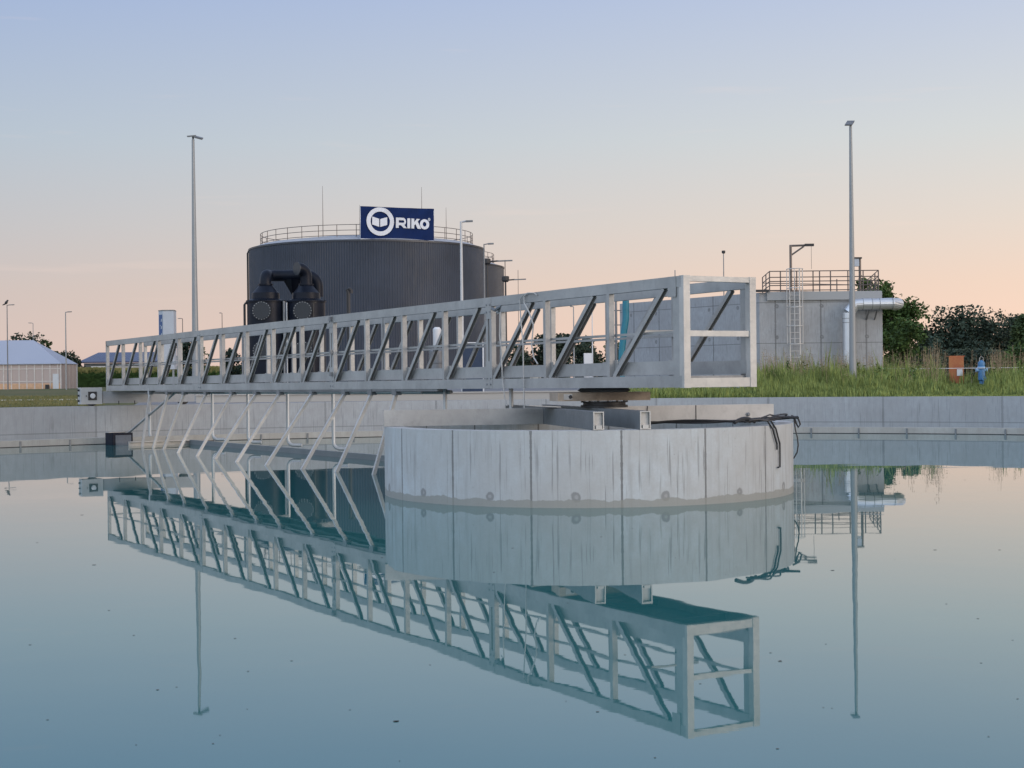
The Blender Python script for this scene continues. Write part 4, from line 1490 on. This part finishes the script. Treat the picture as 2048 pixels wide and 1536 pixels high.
# teal hose and mast left of the building
Y = 84.0
px0 = at_x(1252, Y, 630)
tag(MB().tube([(px0, Y, hz(590, Y, 1252)), (px0 - .02, Y, hz(640, Y, 1252)), (px0 - .12, Y, hz(662, Y, 1252)), (px0 - .25, Y, hz(700, Y, 1252)), (px0 - .3, Y, GZ)], .19, 10).build('hose', M['teal'], origin=(px0, Y, GZ), smooth=True),
    'thick teal hose hanging beside the left corner of the concrete tank', 'hose')
mx_ = at_x(1232, 86, 630)
ms = thing('mast', (mx_, 86, GZ), 'grey mast with short cross bars left of the concrete tank', 'mast')
MB().tube([(mx_, 86, GZ), (mx_, 86, hz(598, 86, 1232))], .07, 8).build('pole', M['steel_dark'], ms)
for py in (621, 650):
    MB().tube([(at_x(1222, 86), 86, hz(py, 86, 1230)), (at_x(1244, 86), 86, hz(py, 86, 1230))], .03, 6).build('cross_bar', M['steel_dark'], ms)
MB().tube([(at_x(1222, 86), 86, hz(600, 86, 1230)), (at_x(1222, 86), 86, hz(660, 86, 1230))], .02, 6).build('side_rod', M['steel_dark'], ms)

# ------------------------------------------------------------------ cabinet, hydrant and rail in the weeds
Y = 68.0
x0, x1 = at_x(1896, Y, 740), at_x(1931, Y, 740)
oc = thing('orange_cabinet', ((x0 + x1) / 2, Y, GZ), 'faded orange box cabinet standing in tall weeds', 'cabinet')
zt = hz(713, Y, 1913)
xm = x0 + (x1 - x0) * .8
mb = MB()
V = [(x0, Y - .16, GZ), (xm, Y - .28, GZ), (x1, Y + .3, GZ), (x0 + .16, Y + .42, GZ)]
V += [(a, b, zt) for a, b, c in V]
mb.faces(V, [(0, 1, 5, 4), (1, 2, 6, 5), (2, 3, 7, 6), (3, 0, 4, 7), (4, 5, 6, 7)])
mb.build('body', M['orange'], oc)
MB().box(x0 + .02, x1 - .06, Y - .14, Y + .32, zt + .002, zt + .03).build('lid', M['orange'], oc)
nx_ = at_x(1915, Y, 745)
MB().obox((nx_ + .02, Y - .275, hz(745, Y, 1915)), (.12, -.023, 0), (0, .006, 0), (0, 0, .15)).build('notice_plate', M['white'], oc)
Y = 67.0
xh = at_x(1963, Y, 745)
hy = thing('hydrant', (xh, Y, GZ), 'blue pillar hydrant standing in weeds right of the orange cabinet', 'hydrant')
z = lambda py: hz(py, Y, 1963)
MB().lathe((xh, Y, 0), [(.19, GZ), (.19, GZ + .04), (.11, GZ + .07), (.10, z(762)), (.145, z(760)), (.15, z(748)), (.14, z(738))], 20).build('barrel', M['hydrant'], hy, True)
MB().lathe((xh, Y, 0), [(.145, z(738)), (.19, z(737)), (.19, z(734)), (.16, z(733))], 20).build('collar', M['hydrant_pale'], hy, True)
MB().lathe((xh, Y, 0), [(.15, z(733)), (.165, z(729)), (.145, z(724)), (.07, z(722)), (.04, z(720))], 20).build('cap', M['hydrant'], hy, True)
for s_ in (-1, 1):
    MB().lathe((xh + s_ * .12, Y, z(740)), [(.08, 0), (.08, .08), (.095, .085), (.095, .13)], 16, axis=(s_, 0, 0)).build('outlet', M['hydrant_pale'], hy, True)
MB().lathe((xh + .04, Y - .12, z(757)), [(.09, 0), (.09, .08), (.11, .085), (.11, .13)], 16, axis=(0, -1, 0)).build('outlet', M['hydrant'], hy, True)
MB().tube([(xh - .09, Y, z(724)), (xh - .08, Y, z(716)), (xh, Y, z(712)), (xh + .08, Y, z(716)), (xh + .09, Y, z(724))], .011, 6).build('handle', M['rope'], hy)
# white pipe rail
Y = 62.0
for i, (pa, pb) in enumerate(((1762, 1820), (1826, 2060))):
    xa_, xb_ = at_x(pa, Y, 737), at_x(pb, Y, 737)
    zz = hz(737.5, Y, pa)
    fe = thing('pipe_fence', (xa_, Y, GZ), ('short piece of thin white pipe fence at the foot of the concrete tank' if i == 0 else 'long thin white pipe fence behind the orange cabinet and hydrant'), 'fence')
    MB().tube([(xa_, Y, zz), (xb_, Y, zz)], .013, 6).build('rail', M['white'], fe)
    n_p = 2
    for k in range(n_p):
        x = xa_ + (xb_ - xa_) * k / (n_p - 1)
        MB().tube([(x, Y, GZ), (x, Y, zz)], .022, 6).build('post', M['white'], fe)


# ------------------------------------------------------------------ weeds
def blades(mb, x, y, h, n, rnd, wd=.018, lean=.35):
    for _ in range(n):
        bx_, by_ = x + rnd.uniform(-.12, .12), y + rnd.uniform(-.12, .12)
        a = rnd.uniform(0, 2 * PI)
        hh = h * rnd.uniform(.55, 1.1)
        ln = rnd.uniform(.05, lean) * hh
        dx_, dy_ = math.cos(a), math.sin(a)
        w_ = wd * rnd.uniform(.6, 1.4)
        ox, oy = -dy_ * w_, dx_ * w_
        P = [(bx_ - ox, by_ - oy, GZ - .02), (bx_ + ox, by_ + oy, GZ - .02),
             (bx_ + dx_ * ln * .35 + ox * .9, by_ + dy_ * ln * .35 + oy * .9, GZ + hh * .55), (bx_ + dx_ * ln * .35 - ox * .9, by_ + dy_ * ln * .35 - oy * .9, GZ + hh * .55),
             (bx_ + dx_ * ln, by_ + dy_ * ln, GZ + hh * (1 - .25 * ln / hh))]
        mb.faces(P, [(0, 1, 2, 3), (3, 2, 4)])


rnd = random.Random(11)
mb = MB()
ms_ = MB()


def wall_y(x):
    return TC.y + math.sqrt(max(0, (RO + .33) ** 2 - (x - TC.x) ** 2))


cnt = 0
while cnt < 7500:
    px = rnd.uniform(1225, 2110)
    Y = 38 + 31 * rnd.random() ** 1.25
    x = at_x(px, Y)
    if Y < wall_y(x) + .15 if x < TC.x + RO else False:
        continue
    if px < 1500 and Y > 52:
        continue
    hmax = min(.78, .10 + .055 * (Y - 39.5)) * (1 + .35 * math.sin(x * 1.1 + math.sin(Y)) * math.sin(Y * .6) + .2 * math.sin(x * 3.7))
    if px < 1780:
        hmax += .12
    if px < 1500:
        hmax = min(hmax, .32)
    if rnd.random() < .03:
        hmax *= 1.7
    if Y < 67 and 1885 < px < 1978:
        hmax = min(hmax, rnd.uniform(.12, .32))
    blades(mb, x, Y, max(.10, hmax), 7, rnd, .016)
    cnt += 1
tag(mb.build('weeds', M['blade']), 'tall green weeds along the top of the basin wall', 'weeds', kind='stuff')
cnt = 0
while cnt < 1500:
    px = rnd.choice((rnd.uniform(1520, 1700), rnd.uniform(1700, 2100), rnd.uniform(1850, 2000)))
    Y = 45 + 30 * rnd.random() ** .6
    x = at_x(px, Y)
    if 1878 < px < 1985 and Y < 69:
        cnt += .3
        continue
    if math.sin(x * .9) * math.sin(Y * .5) + rnd.uniform(-.6, .6) < -.1:
        cnt += .3
        continue
    hh = rnd.uniform(.55, 1.6) * (1.1 if px > 1840 else 1.0)
    a = rnd.uniform(0, 2 * PI)
    ln = rnd.uniform(.05, .3)
    top = Vector((x + ln * math.cos(a), Y + ln * math.sin(a), GZ + hh))
    base = Vector((x, Y, GZ))
    w_ = .0035
    ms_.quad([base + Vector((-w_, 0, 0)), base + Vector((w_, 0, 0)), top + Vector((w_, 0, 0)), top + Vector((-w_, 0, 0))])
    top = top + Vector((rnd.uniform(-.12, .12), 0, -.04))
    for _ in range(16):
        f = rnd.uniform(.62, 1.05)
        c_ = base.lerp(top, f) + Vector((rnd.uniform(-.10, .10), rnd.uniform(-.07, .07), rnd.uniform(-.05, .05)))
        v_ = Vector((rnd.uniform(-1, 1), rnd.uniform(-1, 1), rnd.uniform(-.3, 1))).normalized() * rnd.uniform(.02, .06)
        q_ = v_.cross(Vector((rnd.random(), rnd.random(), rnd.random()))).normalized() * .007
        ms_.quad([c_ - q_, c_ + v_ * .5 - q_ * 1.5, c_ + v_, c_ + q_])
    cnt += 1
tag(ms_.build('seeding_grass', M['seed']), 'brownish seeding grass stems standing above the weeds', 'grass', kind='stuff')

mb = MB()
for _ in range(230):
    px = rnd.uniform(1500, 2100)
    Y = 48 + 20 * rnd.random()
    x = at_x(px, Y)
    if Y < wall_y(x) + .3:
        continue
    hh = rnd.uniform(.4, 1.15)
    if 1875 < px < 1990:
        continue
    b0 = Vector((x, Y, GZ))
    mb.tube([b0, b0 + Vector((rnd.uniform(-.1, .1), 0, hh))], [.012, .005], 4)
    for k in range(int(hh * 34)):
        f = rnd.uniform(.15, 1.05)
        c_ = b0 + Vector((rnd.uniform(-.16, .16) * (1.2 - f), rnd.uniform(-.16, .16) * (1.2 - f), hh * f))
        v_ = Vector((rnd.uniform(-1, 1), rnd.uniform(-1, 1), rnd.uniform(-.5, .6))).normalized() * rnd.uniform(.06, .14)
        q_ = v_.cross(Vector((0, 0, 1))).normalized() * .03 + Vector((0, 0, .012))
        mb.quad([c_ - v_ * .1, c_ + v_ * .5 - q_, c_ + v_, c_ + v_ * .5 + q_])
tag(mb.build('leafy_weeds', foliage('broad_weed_leaves', (.035, .075, .018), (.13, .20, .05), 1.2)), 'leafy weeds mixed into the tall grass on the right bank', 'weeds', kind='stuff')

# small tufts of grass along the left part of the wall
mb = MB()
for _ in range(1500):
    px = rnd.uniform(-40, 200)
    Y = rnd.uniform(37, 75)
    x = at_x(px, Y)
    if Y < wall_y(x) + .1:
        continue
    blades(mb, x, Y, rnd.uniform(.05, .11), 6, rnd, .012)
tag(mb.build('lawn_tufts', foliage('lawn_blades', (.10, .12, .04), (.19, .17, .08), 1)), 'short dry lawn behind the left part of the basin wall', 'grass', kind='stuff')


# ------------------------------------------------------------------ trees
def make_tree(name, base, H, Wd, label, leaf, seed, n=2600, shape='round', ls=.3, trunk=.2, low=.15, group=None, ragged=.35):
    rd_ = random.Random(seed)
    b = Vector(base)
    th = thing(name, b, label, 'tree', group)
    tm = MB()
    tm.tube([b, b + Vector((rd_.uniform(-.1, .1), 0, H * .3)), b + Vector((rd_.uniform(-.3, .3), 0, H * .62))], [trunk, trunk * .7, trunk * .3], 8)
    cl = []
    nb_ = 16
    for i in range(nb_):
        f = rd_.uniform(low + .1, .95)
        if shape == 'round':
            rad = Wd * .5 * math.sqrt(max(.04, 1 - ((f - .5) / .52) ** 2))
        else:
            rad = Wd * .5 * (1.02 - f)
        a = rd_.uniform(0, 2 * PI)
        rr__ = rad * rd_.uniform(.25, .95)
        c_ = b + Vector((rr__ * math.cos(a), rr__ * math.sin(a), H * f))
        cl.append((c_, Wd * rd_.uniform(.13, .26)))
        st_ = b + Vector((0, 0, H * max(.15, f * .65)))
        tm.tube([st_, st_.lerp(c_, .5) + Vector((0, 0, .1)), c_], [trunk * .3, trunk * .18, trunk * .06], 5)
    tm.build('trunk', M['bark'], th)
    # core clumps through the crown
    for i in range(14):
        f = rd_.uniform(low + .05, .80)
        rad = Wd * .32 * (math.sqrt(max(.05, 1 - ((f - .45) / .55) ** 2)) if shape == 'round' else (1.05 - f))
        a = rd_.uniform(0, 2 * PI)
        cl.append((b + Vector((rad * math.cos(a) * rd_.random(), rad * math.sin(a) * rd_.random(), H * f)), Wd * (.24 if shape == 'round' else .30 * (1.05 - f))))
    lm = MB()
    for i in range(n):
        c_, r_ = cl[rd_.randrange(len(cl))]
        v_ = Vector((rd_.gauss(0, 1), rd_.gauss(0, 1), rd_.gauss(0, .8)))
        v_ = v_.normalized() * r_ * (rd_.random() ** .45) * (1 + (rd_.random() < ragged) * rd_.uniform(0, .45))
        p = c_ + v_
        if p.z < b.z + low * H * .5 or p.z > b.z + H * 1.04:
            continue
        s_ = ls * rd_.uniform(.5, 1.25)
        u_ = Vector((rd_.gauss(0, 1), rd_.gauss(0, 1), rd_.gauss(0, .7))).normalized()
        w_ = u_.cross(Vector((rd_.gauss(0, 1), rd_.gauss(0, 1), rd_.gauss(0, 1)))).normalized()
        lm.quad([p - u_ * s_ * .5, p + w_ * s_ * .28, p + u_ * s_ * .5, p - w_ * s_ * .28])
    lm.build('crown', leaf, th)
    return th


def tree_px(name, pxc, pytop, Y, wpx, label, leaf, seed, **kw):
    x = at_x(pxc, Y, 740)
    H = hz(pytop, Y, pxc) - GZ
    return make_tree(name, (x, Y, GZ), H, wpx * Y / FPX, label, leaf, seed, **kw)


tree_px('broadleaf_tree', 1790, 566, 235, 105, 'fresh green broadleaf tree just behind the right corner of the concrete tank', M['leaf_green'], 3, n=9500, ls=.68, low=.02, trunk=.34)
tree_px('broadleaf_tree', 1722, 556, 240, 60, 'green treetop showing through the roof railing of the concrete tank', M['leaf_green'], 5, n=2600, ls=.72, low=.2, trunk=.3)
tree_px('bush', 1812, 640, 92, 90, 'low green bush at the foot of the tree beside the concrete tank', M['leaf_green'], 4, n=2600, ls=.26, low=0, trunk=.07)
tree_px('broadleaf_tree', 1915, 616, 235, 165, 'big dark round tree behind the orange cabinet, tallest of the right row', M['leaf_dark'], 12, n=15000, ls=.66, low=0, trunk=.3)
tree_px('conifer', 1852, 660, 230, 55, 'dark pointed tree at the left end of the right tree row', M['leaf_dark'], 15, n=5000, ls=.56, low=0, shape='cone', trunk=.2)
tree_px('conifer', 1872, 672, 200, 46, 'pale blue green fir in front of the dark tree row', M['leaf_fir'], 17, n=3000, ls=.5, low=0, shape='cone', trunk=.15)
tree_px('broadleaf_tree', 2000, 634, 240, 110, 'dark tree behind the blue hydrant', M['leaf_dark'], 19, n=9500, ls=.64, low=0, trunk=.3)
tree_px('broadleaf_tree', 2058, 632, 225, 80, 'lighter tree cut by the right edge of the view', M['leaf_mid'], 21, n=7500, ls=.6, low=0, trunk=.2)
tree_px('bush', 2045, 690, 80, 90, 'green bush at the right edge behind the white pipe fence', M['leaf_green'], 23, n=2600, ls=.24, low=0, trunk=.06)
tree_px('bush', 1955, 700, 190, 190, 'broad dark hedge bush under the right tree row', M['leaf_dark'], 25, n=9000, ls=.5, low=0, trunk=.08)
tree_px('broadleaf_tree', 45, 669, 215, 90, 'dark tree showing above the greenhouse roof at the far left', M['leaf_dark'], 31, n=3200, ls=.6, low=0, trunk=.3)
tree_px('broadleaf_tree', 92, 674, 225, 34, 'slim dark tree above the sloping end of the greenhouse roof', M['leaf_mid'], 33, n=1500, ls=.55, low=0, trunk=.25)
tree_px('broadleaf_tree', 105, 690, 222, 34, 'small rounded tree just right of the slim one behind the greenhouse', M['leaf_mid'], 35, n=1400, ls=.5, low=0, trunk=.2)
tree_px('broadleaf_tree', 124, 697, 235, 34, 'dark tree behind the lamp at the greenhouse corner', M['leaf_dark'], 37, n=1500, ls=.55, low=0, trunk=.2)
tree_px('broadleaf_tree', 148, 704, 240, 50, 'low dark tree between greenhouse and barn', M['leaf_dark'], 39, n=1800, ls=.55, low=0, trunk=.2)
tree_px('broadleaf_tree', 376, 668, 190, 50, 'dark tree seen through the far end of the bridge beside the left mast', M['leaf_dark'], 41, n=2400, ls=.5, low=0, trunk=.2)
tree_px('sapling', 410, 690, 110, 26, 'thin sapling right of the left floodlight mast', M['leaf_mid'], 43, n=260, ls=.2, low=.1, trunk=.04)
tree_px('broadleaf_tree', 466, 695, 190, 50, 'small dark tree left of the filter vessels', M['leaf_dark'], 45, n=1900, ls=.5, low=0, trunk=.2)
tree_px('broadleaf_tree', 1112, 672, 190, 90, 'dark broad tree seen through the bridge, left of the pale lamp', M['leaf_dark'], 51, n=7000, ls=.5, low=0, trunk=.25)
tree_px('broadleaf_tree', 1172, 676, 200, 74, 'dark tree seen through the bridge behind the small white cabinet', M['leaf_dark'], 53, n=6000, ls=.5, low=0, trunk=.25)
tree_px('broadleaf_tree', 1228, 672, 150, 40, 'thin leaved tree next to the teal hose', M['leaf_mid'], 55, n=1500, ls=.4, low=0, trunk=.15)
tree_px('broadleaf_tree', 1040, 690, 230, 60, 'dark tree behind the small brown roofed house', M['leaf_dark'], 57, n=2000, ls=.6, low=0, trunk=.25)

# far treeline closing the horizon
def far_line(px0, px1, Y, py, seed, label):
    mb = MB()
    rd_ = random.Random(seed)
    x0, x1 = at_x(px0, Y), at_x(px1, Y)
    for _ in range(int((x1 - x0) * 26)):
        x = rd_.uniform(x0, x1)
        top = (hz(py, Y) - GZ) * (.72 + .28 * math.sin(x * .13 + seed) * math.sin(x * .31 + 1))
        z = GZ + top * rd_.random() ** .6
        p = Vector((x, Y + rd_.uniform(-5, 5), z))
        s_ = rd_.uniform(.6, 1.5)
        u_ = Vector((rd_.gauss(0, 1), rd_.gauss(0, .4), rd_.gauss(0, 1))).normalized()
        w_ = u_.cross(Vector((0, 1, 0))).normalized()
        mb.quad([p - u_ * s_ * .5, p + w_ * s_ * .4, p + u_ * s_ * .5, p - w_ * s_ * .4])
    tag(mb.build('far_wood', M['leaf_dark']), label, 'woodland', kind='stuff')


far_line(-60, 520, 420, 722, 1, 'distant dark wood behind the barn and corn field')
far_line(1000, 1260, 420, 722, 2, 'distant dark wood seen through the bridge')
far_line(1740, 2140, 360, 706, 3, 'distant dark wood behind the right tree row')

# corn field
mb = MB()
mt = MB()
rnd = random.Random(5)
for _ in range(15000):
    px = rnd.uniform(135, 520)
    Y = 225 + 60 * rnd.random() ** 1.4
    x = at_x(px, Y)
    h = rnd.uniform(2.0, 2.6)
    z = GZ + h * rnd.random() ** .7
    s_ = rnd.uniform(.3, .7)
    a = rnd.uniform(-1.2, 1.2)
    mb.quad([(x, Y, z - .1), (x + s_ * math.cos(a) * .5, Y, z + .05 + s_ * .3), (x + s_ * math.cos(a), Y, z + s_ * .1), (x + s_ * .5 * math.cos(a), Y, z)])
    if rnd.random() < .4:
        mt.quad([(x - .05, Y, GZ + h), (x + .05, Y, GZ + h), (x + .16, Y, GZ + h + .45), (x - .16, Y, GZ + h + .5)])
mb.box(at_x(135, 232), at_x(520, 232), 232, 285, GZ, GZ + 1.9)
tag(mb.build('corn_field', M['corn']), 'green corn field between greenhouse and barn', 'corn field', kind='stuff')
tag(mt.build('corn_tassels', M['tassel']), 'yellowish tassels on top of the corn field', 'corn field', kind='stuff')

# ------------------------------------------------------------------ debris floating on the water
rnd = random.Random(21)
spots = [(792, 1443, 9), (315, 1380, 5), (1560, 1323, 6), (1541, 1306, 4), (583, 1322, 4), (496, 1343, 4), (440, 1471, 3), (218, 1221, 4), (470, 1277, 4), (164, 1030, 5), (188, 1130, 6),
         (1555, 1498, 5), (1195, 1424, 5), (1310, 1516, 4), (1870, 1100, 5), (1665, 1141, 6), (1999, 1100, 4), (1930, 960, 3), (860, 1330, 3), (60, 1290, 4), (95, 1440, 4), (700, 1420, 3)]
for _ in range(34):
    spots.append((rnd.uniform(20, 2040), rnd.uniform(1040, 1525), rnd.uniform(2, 4)))
first = None
for px, py, sz in spots:
    p = onz(px, py, 0)
    if (p - Vector((DC.x, DC.y, 0))).length < DR + .3:
        continue
    if first is None:
        mb = MB()
        V = [(.5 * math.cos(2 * PI * k / 9) * (1 + .2 * math.sin(k * 2.3)), .3 * math.sin(2 * PI * k / 9), .004 + .05 * (k % 2) * .1) for k in range(9)] + [(0, 0, .02)]
        mb.faces(V, [(k, (k + 1) % 9, 9) for k in range(9)])
        first = mb.build('floating_leaf', M['leaf_litter'])
        ob = first
        tag(ob, 'small dark bit of leaf floating on the water', 'leaf', 'dark specks floating on the water')
    else:
        ob = first.copy()
        col.objects.link(ob)
    k = 1.5 * sz * p.y / FPX
    ob.location = (p.x, p.y, .002)
    ob.scale = (k, k * 1.2, k)
    ob.rotation_euler = (0, 0, rnd.uniform(-.6, .6))
